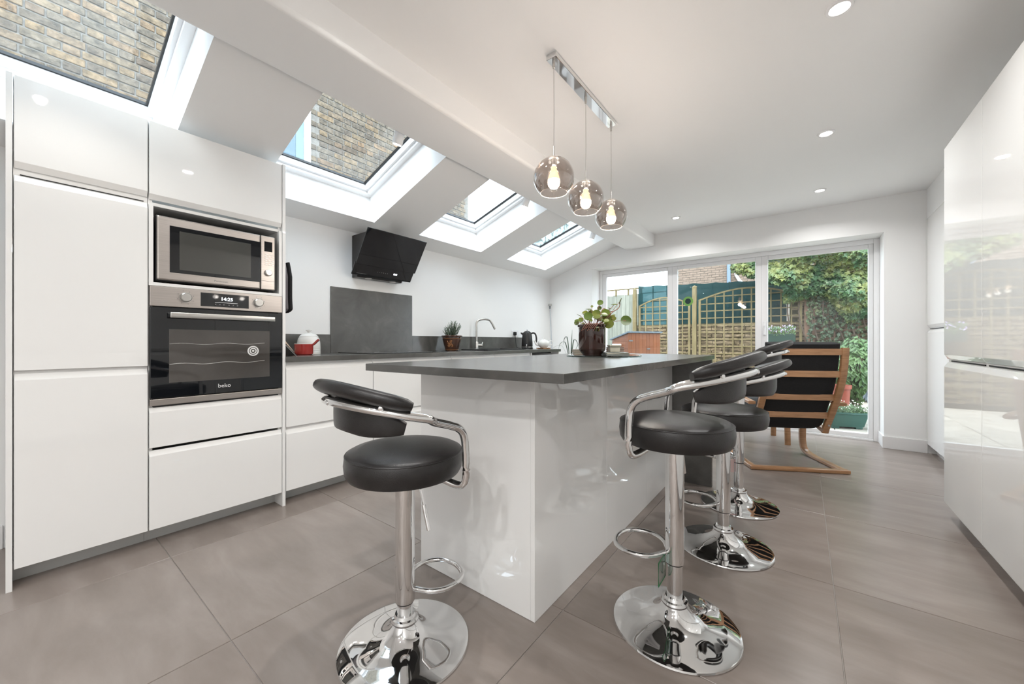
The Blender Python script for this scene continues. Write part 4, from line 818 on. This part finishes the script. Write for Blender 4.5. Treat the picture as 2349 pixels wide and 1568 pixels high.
# ================================================================== ARMCHAIR AND FOOTSTOOL
t = thing('armchair', 'bentwood armchair with black cushion, seen from behind', 'chair', (-0.02, 3.745, 0), rz=math.radians(27.4))
def flat(b, pts, w, th, n=6, M=None):
    """bent strip of laminated wood of width w (across) and thickness th, path in local y,z at side x"""
    return add_sweep(b, smooth_path(pts, n), [(-w / 2, -th / 2), (w / 2, -th / 2), (w / 2, th / 2), (-w / 2, th / 2)])
for s in (-1, 1):
    sx = 0.325 * s
    def strip(pts, w=0.055, th=0.026):
        b = BM(); P = smooth_path(pts, 6); up = Vector((1, 0, 0))
        return add_sweep(b, P, sup(th / 2, w / 2, 12, 0.35), up=up)
    obj('side_frame', strip([(sx, 0.03, 0.014), (sx, 0.25, 0.014), (sx, 0.46, 0.016), (sx, 0.565, 0.040), (sx, 0.60, 0.115), (sx, 0.60, 0.25), (sx, 0.595, 0.40), (sx, 0.57, 0.50), (sx, 0.50, 0.545), (sx, 0.40, 0.55), (sx, 0.20, 0.54), (sx, 0.05, 0.53)]), WOOD, t)
    px = 0.262 * s
    obj('back_post', strip([(px, 0.165, 0.285), (px, 0.130, 0.36), (px, 0.075, 0.46), (px, 0.005, 0.60), (px, -0.040, 0.72), (px, -0.066, 0.84), (px, -0.080, 0.975)], 0.048, 0.030), WOOD, t)
    obj('seat_rail', strip([(px, 0.17, 0.30), (px, 0.30, 0.335), (px, 0.46, 0.375), (px, 0.62, 0.395)], 0.048, 0.030), WOOD, t)
    obj('bolt', add_cyl(BM(), (px + 0.024 * s, 0.140, 0.345), (px + 0.028 * s, 0.140, 0.345), 0.008, 14), NICKEL, t)
    obj('bolt', add_cyl(BM(), (px, 0.112, 0.352), (px, 0.108, 0.352), 0.008, 14), NICKEL, t)
for (yy, zz) in ((-0.079, 0.945), (-0.054, 0.775), (0.018, 0.588), (0.092, 0.435)):
    b = BM(); P = [(-0.245 + 0.49 * i / 10, yy + 0.004, zz) for i in range(11)]
    add_sweep(b, P, [(-0.009, -0.024), (0.009, -0.024), (0.009, 0.024), (-0.009, 0.024)]); obj('back_slat', b, WOOD, t)
obj('floor_bar', box(-0.352, 0.352, 0.0, 0.050, 0.002, 0.030, bev=0.006), WOOD, t)
obj('front_bar', box(-0.32, 0.32, 0.575, 0.60, 0.32, 0.36, bev=0.004), WOOD, t)
cu = BM(); P = smooth_path([(0, 0.70, 0.43), (0, 0.55, 0.435), (0, 0.38, 0.39), (0, 0.25, 0.355), (0, 0.185, 0.385), (0, 0.145, 0.47), (0, 0.075, 0.61), (0, 0.025, 0.74), (0, 0.0, 0.86), (0, -0.018, 0.99), (0, -0.022, 1.015)], 6)
n = len(P); add_sweep(cu, P, sup(0.058, 0.250, 26, 0.42), up=Vector((1, 0, 0)), scales=[(0.5 if k in (0, n - 1) else 1.0, 0.95 if k in (0, n - 1) else 1.0) for k in range(n)])
obj('cushion', cu, BLACKFAB, t)
t = thing('footstool', 'low bentwood footstool with black cushion past the armchair', 'stool', (-0.40, 4.78, 0), rz=math.radians(20))
for s in (-1, 1):
    sx = 0.22 * s
    obj('leg_frame', add_sweep(BM(), smooth_path([(sx, -0.20, 0.0), (sx, -0.19, 0.20), (sx, -0.16, 0.32), (sx, -0.08, 0.35), (sx, 0.08, 0.35), (sx, 0.16, 0.32), (sx, 0.19, 0.20), (sx, 0.20, 0.0)], 6), sup(0.012, 0.025, 12, 0.35), up=Vector((1, 0, 0))), WOOD, t)
obj('cross_bar', box(-0.21, 0.21, -0.02, 0.02, 0.315, 0.338, bev=0.003), WOOD, t)
obj('cushion', box(-0.25, 0.25, -0.22, 0.22, 0.352, 0.425, bev=0.028, seg=3), BLACKFAB, t)

# ================================================================== RIGHT WALL OF CABINETS
RX = 0.655
edges = [3.315, 2.717, 2.117, 1.517, 0.917, 0.317, -0.283, -0.883, -1.483]
where = ['at the far end of the near row', 'second from the far end of the near row', 'third from the far end of the near row', 'fourth from the far end of the near row', 'beside the camera', 'just behind the camera', 'second behind the camera', 'last behind the camera']
for k in range(len(edges) - 1):
    y1, y0 = edges[k], edges[k + 1]
    t = thing('wall_cabinet', 'tall white gloss cabinet, ' + where[k], 'cabinet', (0.96, (y0 + y1) / 2, 0), group='tall white gloss cabinets on the right')
    obj('body', box(RX + 0.019, 1.265, y0 + 0.0005, y1 - 0.0005, 0.086, 2.148), SATIN, t, True)
    obj('door', door_leaf(y0 + 0.0015, y1 - 0.0015, 0.922, 2.148, 'bottom', x=RX, back=1), GLOSS, t, True)
    obj('door', door_leaf(y0 + 0.0015, y1 - 0.0015, 0.086, 0.902, 'top', x=RX, back=1), GLOSS, t, True)
    obj('shade_strip', box(RX + 0.0150, RX + 0.0185, y0 + 0.022, y1 - (0.065 if k == 0 else 0.022), 0.908, 0.9145), RECESS_SHADE, t, True)  # gap shade drawn as a dark strip
    obj('plinth', box(RX + 0.06, RX + 0.075, y0, y1 - (0.0 if k else 0.002), 0, 0.085), SKIRT, t, True)
FXR = 0.902
struct('trim_2', box(FXR, XR, 3.85, YB, 2.150, CZ), WALL, 'white boxed in bulkhead above the far shallow cabinets')
for (y0, y1, l) in ((3.86, 4.478, 'shallow tall white cabinet partly hidden by the near row'), (4.480, 5.098, 'shallow tall white cabinet against the garden wall')):
    t = thing('shallow_cabinet', l, 'cabinet', (1.09, (y0 + y1) / 2, 0), group='shallow tall cabinets near the garden')
    obj('body', box(FXR + 0.019, 1.265, y0 + 0.0005, y1 - 0.0005, 0.086, 2.148), SATIN, t, True)
    obj('door', door_leaf(y0 + 0.0015, y1 - 0.0015, 1.150, 2.148, 'bottom', x=FXR, back=1), GLOSS, t, True)
    obj('door', door_leaf(y0 + 0.0015, y1 - 0.0015, 0.086, 1.130, 'top', x=FXR, back=1), GLOSS, t, True)
    obj('shade_strip', box(FXR + 0.0150, FXR + 0.0185, y0 + 0.022, y1 - 0.022, 1.136, 1.142), RECESS_SHADE, t, True)  # dark strip in place of the gap's shade
    obj('plinth', box(FXR + 0.06, FXR + 0.075, y0, y1 - 0.016, 0, 0.085), SKIRT, t, True)

# ================================================================== OUTSIDE: NEIGHBOUR'S WALL SEEN THROUGH THE ROOF WINDOWS
random.seed(21)
NX = -5.0
nw = struct('wall_neighbour', box(NX - 0.3, NX - 0.010, -4.0, 5.20, -0.3, 6.2), MORTAR, 'yellow stock brick wall of the neighbouring house')
bl = mesh_of('brick', box(-0.012, 0.0, -0.107, 0.107, -0.032, 0.032, bev=0.004, seg=1), STOCK)
bh = mesh_of('brick', box(-0.012, 0.0, -0.050, 0.050, -0.032, 0.032, bev=0.004, seg=1), STOCK)
rest = BM(); count = 0
c = 0; z = 2.55
while z < 5.9:
    y = -2.2 + (0.086 if c % 2 else 0.0); k = c
    while y < 5.15:
        L_ = 0.226 if k % 2 == 0 else 0.112
        yc = y + L_ / 2
        if not (1.12 < yc < 2.31 and 2.9 < z < 4.75) and y + L_ < 5.2:
            near = 3.18 < z < 4.28 and (-0.15 < yc < 1.10 or 2.3 < yc < 3.95 or 4.40 < yc < 5.2)
            dx = random.uniform(-0.002, 0.003); rot = random.uniform(-0.006, 0.006)
            if near and count < 300:
                inst('brick', bl if k % 2 == 0 else bh, nw, (NX + dx, yc, z), (rot, 0, 0)); count += 1
            else: add_box(rest, NX - 0.011, NX + dx, yc - L_ / 2 + 0.006, yc + L_ / 2 - 0.006, z - 0.032, z + 0.032)
        y += L_; k += 1
    z += 0.0752; c += 1
tag(obj('brickwork', rest, STOCK, nw, angle=0), kind='stuff')
w5 = struct('window_5', label='white framed window in the neighbour brick wall')
obj('frame', add_box(add_box(box(NX - 0.012, NX + 0.02, 2.225, 2.305, 2.9, 4.75, bev=0.004), NX - 0.012, NX + 0.02, 1.12, 1.20, 2.9, 4.75, 0.004), NX - 0.012, NX + 0.02, 1.20, 2.225, 4.67, 4.75, 0.004), pbr('cream_render', (0.72, 0.69, 0.64), 0.6), w5)
s = obj('sash', add_box(add_box(box(NX - 0.010, NX + 0.004, 2.13, 2.225, 2.9, 4.67, bev=0.004), NX - 0.010, NX + 0.004, 1.20, 1.30, 2.9, 4.67, 0.004), NX - 0.010, NX + 0.004, 1.30, 2.13, 2.9, 3.0, 0.004), pbr('blue_grey_paint', (0.15, 0.22, 0.24), 0.4), w5)
obj('pane', box(NX - 0.009, NX - 0.004, 1.30, 2.13, 3.0, 4.67), pbr('mirror_window', (0.105, 0.14, 0.16), 0.02, metal=0.9), s)

# ================================================================== GARDEN
struct('ground', box(-14, 14, -6, 26, -0.40, -0.10), SOIL, 'garden soil around the patio')
patio = struct('floor_patio', box(-3.3, 4.2, 5.44, 9.2, -0.10, -0.052), DARKMORTAR, 'sandstone patio outside the glass doors, extended to bounce daylight', cat='patio')
pv = mesh_of('paving_slab', box(-0.296, 0.296, -0.296, 0.296, -0.03, 0.0, bev=0.004, seg=1), PAVE)
for i in range(12):
    for j in range(6): inst('paving_slab', pv, patio, (-3.0 + 0.6 * i, 5.75 + 0.595 * j, -0.03 + random.uniform(-0.003, 0.003)))

YF = 9.3
def arch_z(x, x0, x1, zs, zp): f = (x - x0) / (x1 - x0); return zs + (zp - zs) * math.sin(PI * min(max(f, 0), 1))
def trellis(label, x0, x1, zs, zp, mat, cell=0.155, y=YF):
    t = thing('trellis_panel', label, 'trellis', ((x0 + x1) / 2, y, 0), group='arched trellis panels at the end of the garden')
    obj('side_rail', add_box(box(x0, x0 + 0.045, y - 0.02, y + 0.02, 0.0, zs, bev=0.003), x1 - 0.045, x1, y - 0.02, y + 0.02, 0.0, zs, 0.003), mat, t, True)
    pts = [(x0 + (x1 - x0) * i / 20, y, arch_z(x0 + (x1 - x0) * i / 20, x0, x1, zs, zp)) for i in range(21)]
    obj('arched_top', add_sweep(BM(), pts, [(-0.02, -0.016), (0.02, -0.016), (0.02, 0.016), (-0.02, 0.016)]), mat, t, True)
    n = int((x1 - x0) / cell)
    for i in range(1, n):
        x = x0 + (x1 - x0) * i / n
        obj('upright_slat', box(x - 0.012, x + 0.012, y - 0.014, y - 0.002, 0.05, arch_z(x, x0, x1, zs, zp)), mat, t, True)
    zz = 0.15
    while zz < zp - 0.03:
        if zz < zs: a, b_ = x0, x1
        else:
            f = math.asin(min(1, (zz - zs) / (zp - zs))) / PI; a, b_ = x0 + (x1 - x0) * f, x1 - (x1 - x0) * f
        if b_ - a > 0.1: obj('cross_slat', box(a, b_, y - 0.002, y + 0.010, zz - 0.012, zz + 0.012), mat, t, True)
        zz += cell
trellis('arched trellis panel behind the left door pane, wooden squares', -3.20, -2.03, 1.88, 2.06, TRELLIS)
trellis('wider arched trellis panel across the middle door pane', -1.86, -0.02, 1.94, 2.15, TRELLIS)
trellis('reddish trellis panel half buried under the ivy', 0.13, 1.95, 1.90, 2.10, REDTRELLIS)
for (x, zt, m_, l) in [(-3.30, 2.30, TRELLIS, 'timber fence post left of the arched trellis'), (-1.945, 2.25, TRELLIS, 'timber fence post between the two arched trellis panels'), (0.055, 2.05, REDTRELLIS, 'reddish timber fence post under the ivy edge')]:
    t = thing('fence_post', l, 'post', (x, YF, 0), group='posts of the garden trellis')
    obj('shaft', box(-0.042, 0.042, -0.042, 0.042, -0.1, zt, bev=0.004), m_, t)
    obj('cap', add_lathe(BM(), [(0.055, 0), (0.050, 0.012), (0, 0.045)], c=(0, 0, zt), seg=4), m_, t)
# old brick wall behind the trellis
gw = struct('wall_garden', add_box(box(-3.35, 4.5, YF + 0.21, YF + 0.4, -0.1, 1.44), -0.22, 4.5, YF + 0.21, YF + 0.4, 1.44, 3.1), DARKMORTAR, 'old low yellow brick wall behind the trellis')
gb = BM(); z = 0.0; c = 0
while z < 3.05:
    x = (-3.34 if z < 1.42 else -0.20) + (0.11 if c % 2 else 0)
    while x < 4.4:
        L_ = random.choice((0.21, 0.22, 0.215, 0.105)); h = random.uniform(0.058, 0.066)
        add_box(gb, x, x + L_ - 0.012, YF + 0.185 + random.uniform(-0.012, 0.010), YF + 0.22, z, z + h, 0.0)
        x += L_
    z += 0.0755; c += 1
tag(obj('brickwork', gb, GARDENBRICK, gw, angle=0), kind='stuff')
mb = BM()
def leafquad(bm, p, n, size, lobes=True):
    n = Vector(n).normalized(); u = n.cross(Vector((0, 0, 1)));
    if u.length < 0.05: u = Vector((1, 0, 0))
    u.normalize(); v = u.cross(n).normalized(); a = random.uniform(-0.9, 0.9); u, v = u * math.cos(a) + v * math.sin(a), v * math.cos(a) - u * math.sin(a)
    S = [(0, -0.9), (0.30, -0.25), (0.75, -0.05), (0.35, 0.25), (0.25, 0.6), (-0.25, 0.6), (-0.35, 0.25), (-0.75, -0.05), (-0.30, -0.25)] if lobes else [(0, -1), (0.32, -0.2), (0.25, 0.5), (0, 0.9), (-0.25, 0.5), (-0.32, -0.2)]
    c = bm.verts.new(p - n * size * 0.12); r = [bm.verts.new(p + (u * x + v * y) * size) for x, y in S]
    for k in range(len(r)): bm.faces.new((c, r[k], r[(k + 1) % len(r)]))
# windbreak net on posts
t = thing('windbreak_net', 'blue green windbreak netting stretched above the garden wall', 'netting', (-1.9, 9.85, 0))
nb = BM(); cols_ = 40; rows = 10; g_ = []
for i in range(cols_ + 1):
    x = -3.40 + (-0.28 + 3.40) * i / cols_
    g_.append([nb.verts.new((x, 9.85 + 0.02 * math.sin(i * 1.7) * math.sin(j * 0.9), 1.30 + (2.47 - 0.012 * i / 4 - 0.025 * abs(math.sin(i * 0.55)) - 1.30) * j / rows)) for j in range(rows + 1)])
for i in range(cols_):
    for j in range(rows): nb.faces.new((g_[i][j], g_[i + 1][j], g_[i + 1][j + 1], g_[i][j + 1]))
obj('net', nb, NET, t, True)
for k in range(10):
    x = -3.38 + 0.34 * k; obj('net_post', box(x - 0.012, x + 0.012, 9.88, 9.905, -0.12, 2.46 - 0.012 * k), TRELLIS, t, True)
for zz in (1.55, 1.80, 2.05, 2.28): obj('net_rail', box(-3.4, -0.3, 9.905, 9.92, zz - 0.01, zz + 0.01), TRELLIS, t, True)
# silvered board fence at the left
t = thing('board_fence', 'pale silvered vertical board fence with slim top rail', 'fence', (-4.7, 10.1, 0))
for k in range(24):
    x = -6.20 + 0.118 * k; obj('board', box(x, x + 0.112, 10.10, 10.12, -0.1, 2.30 + random.uniform(-0.01, 0.01)), GREYBOARD, t, True)
obj('top_rail', box(-6.25, -3.36, 10.08, 10.14, 2.435, 2.465), TRELLIS, t, True)
for k in range(9): obj('top_block', box(-6.2 + 0.345 * k, -6.155 + 0.345 * k, 10.09, 10.13, 2.28, 2.44), TRELLIS, t, True)

# far house
t = thing('far_house', 'yellow brick house rising beyond the garden wall', 'building', (0.6, 14.0, 0))
obj('wall', box(-3.52, 6.0, 14.0, 18.0, -0.3, 7.0), MORTAR, t, True)
hb = BM(); z = 1.8; c = 0
while z < 4.2:
    x = -3.52 + (0.11 if c % 2 else 0)
    while x < -0.6: add_box(hb, x, x + 0.212, 13.985 + random.uniform(-0.004, 0.004), 14.01, z, z + 0.064); x += 0.225
    z += 0.0752; c += 1
tag(obj('brickwork', hb, HOUSEBRICK, t, True, angle=0), kind='stuff')
obj('downpipe', add_cyl(BM(), (-1.90, 13.93, -0.2), (-1.90, 13.93, 6.5), 0.055, 14), BLUEPIPE, t, True)
obj('waste_pipe', add_tube(BM(), [(-1.70, 13.94, 4.2), (-1.70, 13.94, 3.15), (-1.62, 13.94, 2.98), (-1.55, 13.94, 2.90)], 0.045, 12), UPVC, t, True)

# storage shed
t = thing('garden_store', 'low orange stained wooden garden store with grey felt roof', 'shed', (-2.386, 6.775, -0.03), rz=math.radians(57))
W_, D_, H0, H1 = 0.67, 0.47, 1.20, 1.09       # width of the door face, depth, roof height over the door and at the back
roof_z = lambda y: H0 + (H1 - H0) * (y + D_ / 2) / D_
obj('carcass', add_prism(BM(), [(-D_ / 2 + 0.012, 0.0), (D_ / 2, 0.0), (D_ / 2, roof_z(D_ / 2)), (-D_ / 2 + 0.012, roof_z(-D_ / 2 + 0.012))], -W_ / 2 + 0.012, W_ / 2 - 0.012, 'x'), SHEDWOOD, t)
for k in range(9):
    x0 = -W_ / 2 + W_ * k / 9; obj('door_board', box(x0 + 0.001, x0 + W_ / 9 - 0.002, -D_ / 2, -D_ / 2 + 0.012, 0.01, H0), SHEDWOOD, t)
for sx in (-1, 1):
    for k in range(9):
        z0 = 0.01 + k * 0.132; z1 = min(z0 + 0.128, 1.19)
        poly = [(-D_ / 2 + 0.013, z0), (D_ / 2, z0), (D_ / 2, min(z1, H1)), (-D_ / 2 + 0.013, z1)] if z0 < H1 - 0.01 else [(-D_ / 2 + 0.013, z0), (0.0, z0), (-D_ / 2 + 0.013, z1)]
        obj('side_board', add_prism(BM(), poly, sx * W_ / 2 - 0.012 * (sx > 0), sx * W_ / 2 + 0.012 * (sx < 0), 'x'), SHEDWOOD, t)
obj('roof', add_prism(BM(), [(-D_ / 2 - 0.03, H0 + 0.010), (D_ / 2 + 0.04, H1 - 0.008), (D_ / 2 + 0.04, H1 + 0.014), (-D_ / 2 - 0.03, H0 + 0.032)], -W_ / 2 - 0.025, W_ / 2 + 0.025, 'x'), FELT, t)
obj('latch', box(0.05, 0.11, -D_ / 2 - 0.012, -D_ / 2, 0.92, 0.94, bev=0.002), DARKZINC, t)
obj('hinge', box(-W_ / 2 + 0.01, -W_ / 2 + 0.09, -D_ / 2 - 0.006, -D_ / 2, 1.06, 1.085, bev=0.001), DARKZINC, t)
obj('side_bolt', add_cyl(BM(), (-W_ / 2 - 0.02, -0.05, 1.00), (-W_ / 2 - 0.02, 0.18, 1.00), 0.018, 12), UPVC, t)

# ivy
random.seed(5)
t = thing('ivy', 'thick variegated ivy tumbling over the trellis at the right', 'ivy', (1.1, 9.0, 0))
ib = BM()
def ivy_low(x):                                # lower edge of the mass
    return 1.78 + 0.18 * math.sin(x * 3.1 + 0.4) - 0.50 * math.exp(-((x - 0.66) / 0.26) ** 2) - 0.10 * math.exp(-((x - 1.6) / 0.4) ** 2) + (0.30 * max(0, -x) if x < 0 else 0)
for k in range(13000):
    x = random.uniform(-1.15, 2.9); zl = ivy_low(x)
    if x < -0.3 and random.random() < 0.25 * (-0.3 - x) / 0.85 + 0.1: continue
    zt = 3.6 if x > -0.25 else 3.6
    z = zl + (zt - zl) * random.random() ** 1.3
    if x < -0.3: z = max(z, 2.05 + 0.45 * (-0.3 - x) + random.uniform(0, 0.4))
    bulge = 0.62 * math.sin(min(1, (z - zl) / 0.9) * PI / 2) * (0.75 + 0.5 * math.sin(x * 4.3 + z * 2.7) * math.sin(z * 5.1 - x * 1.7))
    y = 9.18 - bulge - random.uniform(0, 0.16) + random.random() ** 3 * 0.3
    leafquad(ib, Vector((x, y, z)), (random.uniform(-0.5, 0.5), -1.0, random.uniform(0.1, 0.9)), random.uniform(0.040, 0.074))
tag(obj('leaves', ib, IVY, t, True, angle=0), kind='stuff')
ib = BM()
for k in range(2600):
    x = random.uniform(0.05, 2.9); z = 0.5 + 1.7 * random.random() ** 0.7
    leafquad(ib, Vector((x, random.uniform(9.12, 9.27), z)), (random.uniform(-0.5, 0.5), -1.0, random.uniform(0.0, 0.7)), random.uniform(0.030, 0.055))
tag(obj('shaded_leaves', ib, DARKIVY, t, True, angle=0), kind='stuff')
vb = BM()
for k in range(16):
    x = -0.2 + 0.18 * k; add_tube(vb, smooth_path([(x, 9.24, -0.1), (x + 0.1, 9.22, 0.8), (x - 0.05, 9.2, 1.6), (x + 0.05, 9.1, 2.6)], 4), 0.012, 6)
obj('vines', vb, BARK, t, True)
def bush(name, label, cx, cy, z0, rx, ry, rz_, n, mat, size, flower=None, lobes=False, group=None):
    t = thing(name, label, 'plant', (cx, cy, -0.05), group=group); b = BM()
    for k in range(n):
        v = Vector((random.gauss(0, 1), random.gauss(0, 1), random.gauss(0, 1))).normalized() * random.uniform(0.55, 1.0)
        p = Vector((v.x * rx, v.y * ry, z0 + 0.05 + rz_ + v.z * rz_))
        leafquad(b, p, (v.x, v.y - 0.5, v.z + 0.3), size * random.uniform(0.7, 1.2), lobes)
    tag(obj('leaves', b, mat, t, angle=0), kind='stuff')
    s = BM()
    for k in range(9):
        a = 2 * PI * k / 9; add_tube(s, smooth_path([(0.03 * math.cos(a), 0.03 * math.sin(a), 0.0), (rx * 0.3 * math.cos(a), ry * 0.3 * math.sin(a), (z0 + rz_) * 0.6), (rx * 0.7 * math.cos(a), ry * 0.7 * math.sin(a), z0 + rz_ * 1.3)], 3), 0.008, 5)
    obj('stems', s, BARK, t)
    if flower:
        f = BM()
        for k in range(40):
            a = random.uniform(0, 2 * PI); r = random.uniform(0.2, 1.0)
            p = Vector((rx * r * math.cos(a), ry * r * math.sin(a), z0 + 0.05 + rz_ * (1.75 + 0.35 * random.random() - 0.4 * r)))
            leafquad(f, p, (0, -1, 0.8), 0.016, False); leafquad(f, p, (0, -1, 0.6), 0.016, False)
        tag(obj('flowers', f, flower, t, angle=0), kind='stuff')
    return t
bush('shrub', 'dense dark green shrub in the shade below the ivy, left', 0.25, 8.75, 0.15, 0.55, 0.3, 0.45, 1300, SHRUB, 0.05)
bush('shrub', 'leafy green shrub behind the armchair at the patio edge', 0.60, 7.4, 0.10, 0.28, 0.25, 0.50, 1200, SHRUB, 0.05)
bush('shrub', 'blue grey leaved shrub at the right edge of the glass', 1.14, 7.5, 0.25, 0.25, 0.25, 0.42, 1100, GLAUC, 0.04)
bush('shrub', 'broad green shrub deep under the ivy at the right', 1.55, 8.7, 0.1, 0.6, 0.3, 0.60, 1300, SHRUB, 0.055)
# hanging flower trough
t = thing('flower_trough', 'dark trough of lilac flowers hung on the trellis', 'planter', (-0.42, 9.12, 1.02))
obj('trough', add_prism(BM(), [(-0.075, 0), (0.075, 0), (0.10, 0.16), (-0.10, 0.16)], -0.30, 0.30, 'x', bev=0.008), pbr('dark_green_plastic', (0.010, 0.035, 0.025), 0.5), t)
b = BM(); f = BM()
for k in range(420):
    p = Vector((random.uniform(-0.30, 0.30), random.uniform(-0.13, 0.1), 0.16 + random.uniform(-0.03, 0.14))); leafquad(b, p, (random.uniform(-.6, .6), -1, 0.7), 0.026, False)
for k in range(60):
    p = Vector((random.uniform(-0.30, 0.30), random.uniform(-0.16, 0.05), 0.22 + random.uniform(-0.03, 0.10))); leafquad(f, p, (random.uniform(-.3, .3), -1, 0.4), 0.022, False)
tag(obj('leaves', b, SHRUB, t, angle=0), kind='stuff'); tag(obj('flowers', f, LILAC, t, angle=0), kind='stuff')
obj('bracket', add_box(box(-0.22, -0.20, 0.02, 0.17, 0.10, 0.12), 0.20, 0.22, 0.02, 0.17, 0.10, 0.12), BLACK, t)
# green planter on the patio
t = thing('planter_trough', 'teal green plastic trough of small white flowers on the patio', 'planter', (0.385, 6.22, -0.03), rz=math.radians(24))
b = BM(); ft = BM()
tp, bt = [(-0.215, -0.10), (-0.16, -0.135), (0.16, -0.135), (0.215, -0.10), (0.215, 0.10), (0.16, 0.135), (-0.16, 0.135), (-0.215, 0.10)], None
V0 = [b.verts.new((x * 0.84, y * 0.80, 0.025)) for x, y in tp]; V1 = [b.verts.new((x, y, 0.175)) for x, y in tp]
V2 = [b.verts.new((x * 1.06, y * 1.06, 0.18)) for x, y in tp]; V3 = [b.verts.new((x * 1.06, y * 1.06, 0.20)) for x, y in tp]; V4 = [b.verts.new((x * 0.96, y * 0.95, 0.20)) for x, y in tp]; V5 = [b.verts.new((x * 0.93, y * 0.93, 0.17)) for x, y in tp]
b.faces.new(V0[::-1]); b.faces.new(V5)
for A, B in ((V0, V1), (V1, V2), (V2, V3), (V3, V4), (V4, V5)):
    for k in range(8): b.faces.new((A[k], A[(k + 1) % 8], B[(k + 1) % 8], B[k]))
obj('trough', b, TEAL, t)
for (sx, sy) in ((-1, -1), (1, -1), (1, 1), (-1, 1)): obj('foot', box(0.12 * sx - 0.035, 0.12 * sx + 0.035, 0.075 * sy - 0.025, 0.075 * sy + 0.025, 0, 0.028, bev=0.004), TEAL, t)
b = BM(); f = BM()
for k in range(520):
    p = Vector((random.uniform(-0.20, 0.20), random.uniform(-0.12, 0.12), 0.18 + random.uniform(0.0, 0.09))); leafquad(b, p, (random.uniform(-.6, .6), -0.8, 0.9), 0.020, False)
for k in range(44):
    p = Vector((random.uniform(-0.16, 0.16), random.uniform(-0.12, 0.08), 0.26 + random.uniform(-0.02, 0.07)))
    for a in range(3): leafquad(f, p, (math.cos(a * 2), -0.8, 0.8), 0.011, False)
tag(obj('leaves', b, SHRUB, t, angle=0), kind='stuff'); tag(obj('flowers', f, PETAL, t, angle=0), kind='stuff')
# tarpaulin over a teal folding table
t = thing('folding_table', 'teal folding garden table at the right edge of the glass', 'table', (0.93, 6.50, -0.03))
obj('top', box(-0.22, 0.32, -0.25, 0.25, 0.375, 0.395, bev=0.004), TEALB, t)
for (sx, sy) in ((-0.17, -0.2), (0.27, -0.2), (-0.17, 0.2), (0.27, 0.2)): obj('leg', add_cyl(BM(), (sx + 0.03, sy, 0.38), (sx - 0.03, sy, 0.0), 0.016, 10), TEALB, t)
b = BM(); random.seed(3); g_ = []
for i in range(25):
    row = []
    for j in range(21):
        u_, v_ = -1 + 2 * i / 24, -1 + 2 * j / 20; r = max(abs(u_), abs(v_))
        h = 0.16 * (1 - r ** 2) + 0.035 * math.sin(u_ * 7 + v_ * 3) * (1 - r ** 4) + 0.025 * math.sin(v_ * 9 - u_ * 4) - 0.10 * max(0, r - 0.78) / 0.22
        row.append(b.verts.new((0.03 + u_ * 0.34, v_ * 0.30, 0.425 + h)))
    g_.append(row)
for i in range(24):
    for j in range(20): b.faces.new((g_[i][j], g_[i + 1][j], g_[i + 1][j + 1], g_[i][j + 1]))
bmesh.ops.solidify(b, geom=list(b.faces), thickness=0.004)
bmesh.ops.transform(b, matrix=Matrix.Translation((0.93, 6.50, -0.03)), verts=b.verts)
tag(obj('tarpaulin', b, TARP, angle=70), 'crumpled grey blue tarpaulin over the folding table', 'tarpaulin')
t = thing('red_pot', 'terracotta red flower pot half hidden behind the armchair', 'pot', (0.42, 7.05, -0.03))
obj('pot', add_lathe(BM(), [(0, 0), (0.075, 0), (0.10, 0.40), (0.115, 0.40), (0.115, 0.45), (0.10, 0.45), (0.095, 0.40), (0, 0.39)], seg=28), REDPOT, t)
obj('soil', add_lathe(BM(), [(0, 0.43), (0.097, 0.425)], seg=20), SOIL, t)
# tree beyond the roof windows, overexposure put into its leaf colour
random.seed(9)
t = thing('tree_in_glare', 'tree with leaf colour paled for glare above the roof, outside the farthest roof window', 'tree', (-5.3, 8.4, -0.1))
obj('trunk', add_tube(BM(), smooth_path([(0, 0, 0), (0.05, 0.02, 1.2), (-0.03, 0.05, 2.4), (0.02, 0, 3.6)], 5), 0.10, 10, scales=[1 - 0.035 * i for i in range(16)]), BARK, t)
for k in range(7):
    a = 2 * PI * k / 7; obj('branch', add_tube(BM(), smooth_path([(0, 0, 2.3 + 0.1 * k), (0.4 * math.cos(a), 0.4 * math.sin(a), 3.0 + 0.08 * k), (0.9 * math.cos(a), 0.9 * math.sin(a), 3.6 + 0.1 * k)], 4), 0.03, 7), BARK, t)
b = BM()
for k in range(2600):
    v = Vector((random.gauss(0, 1), random.gauss(0, 1), random.gauss(0, 1))).normalized() * random.uniform(0.35, 1.0)
    leafquad(b, Vector((v.x * 1.25, v.y * 1.25, 4.0 + v.z * 1.25)), (v.x, v.y, v.z + 0.2), random.uniform(0.06, 0.11), False)
tag(obj('leaves', b, GLARELEAF, t, angle=0), kind='stuff')
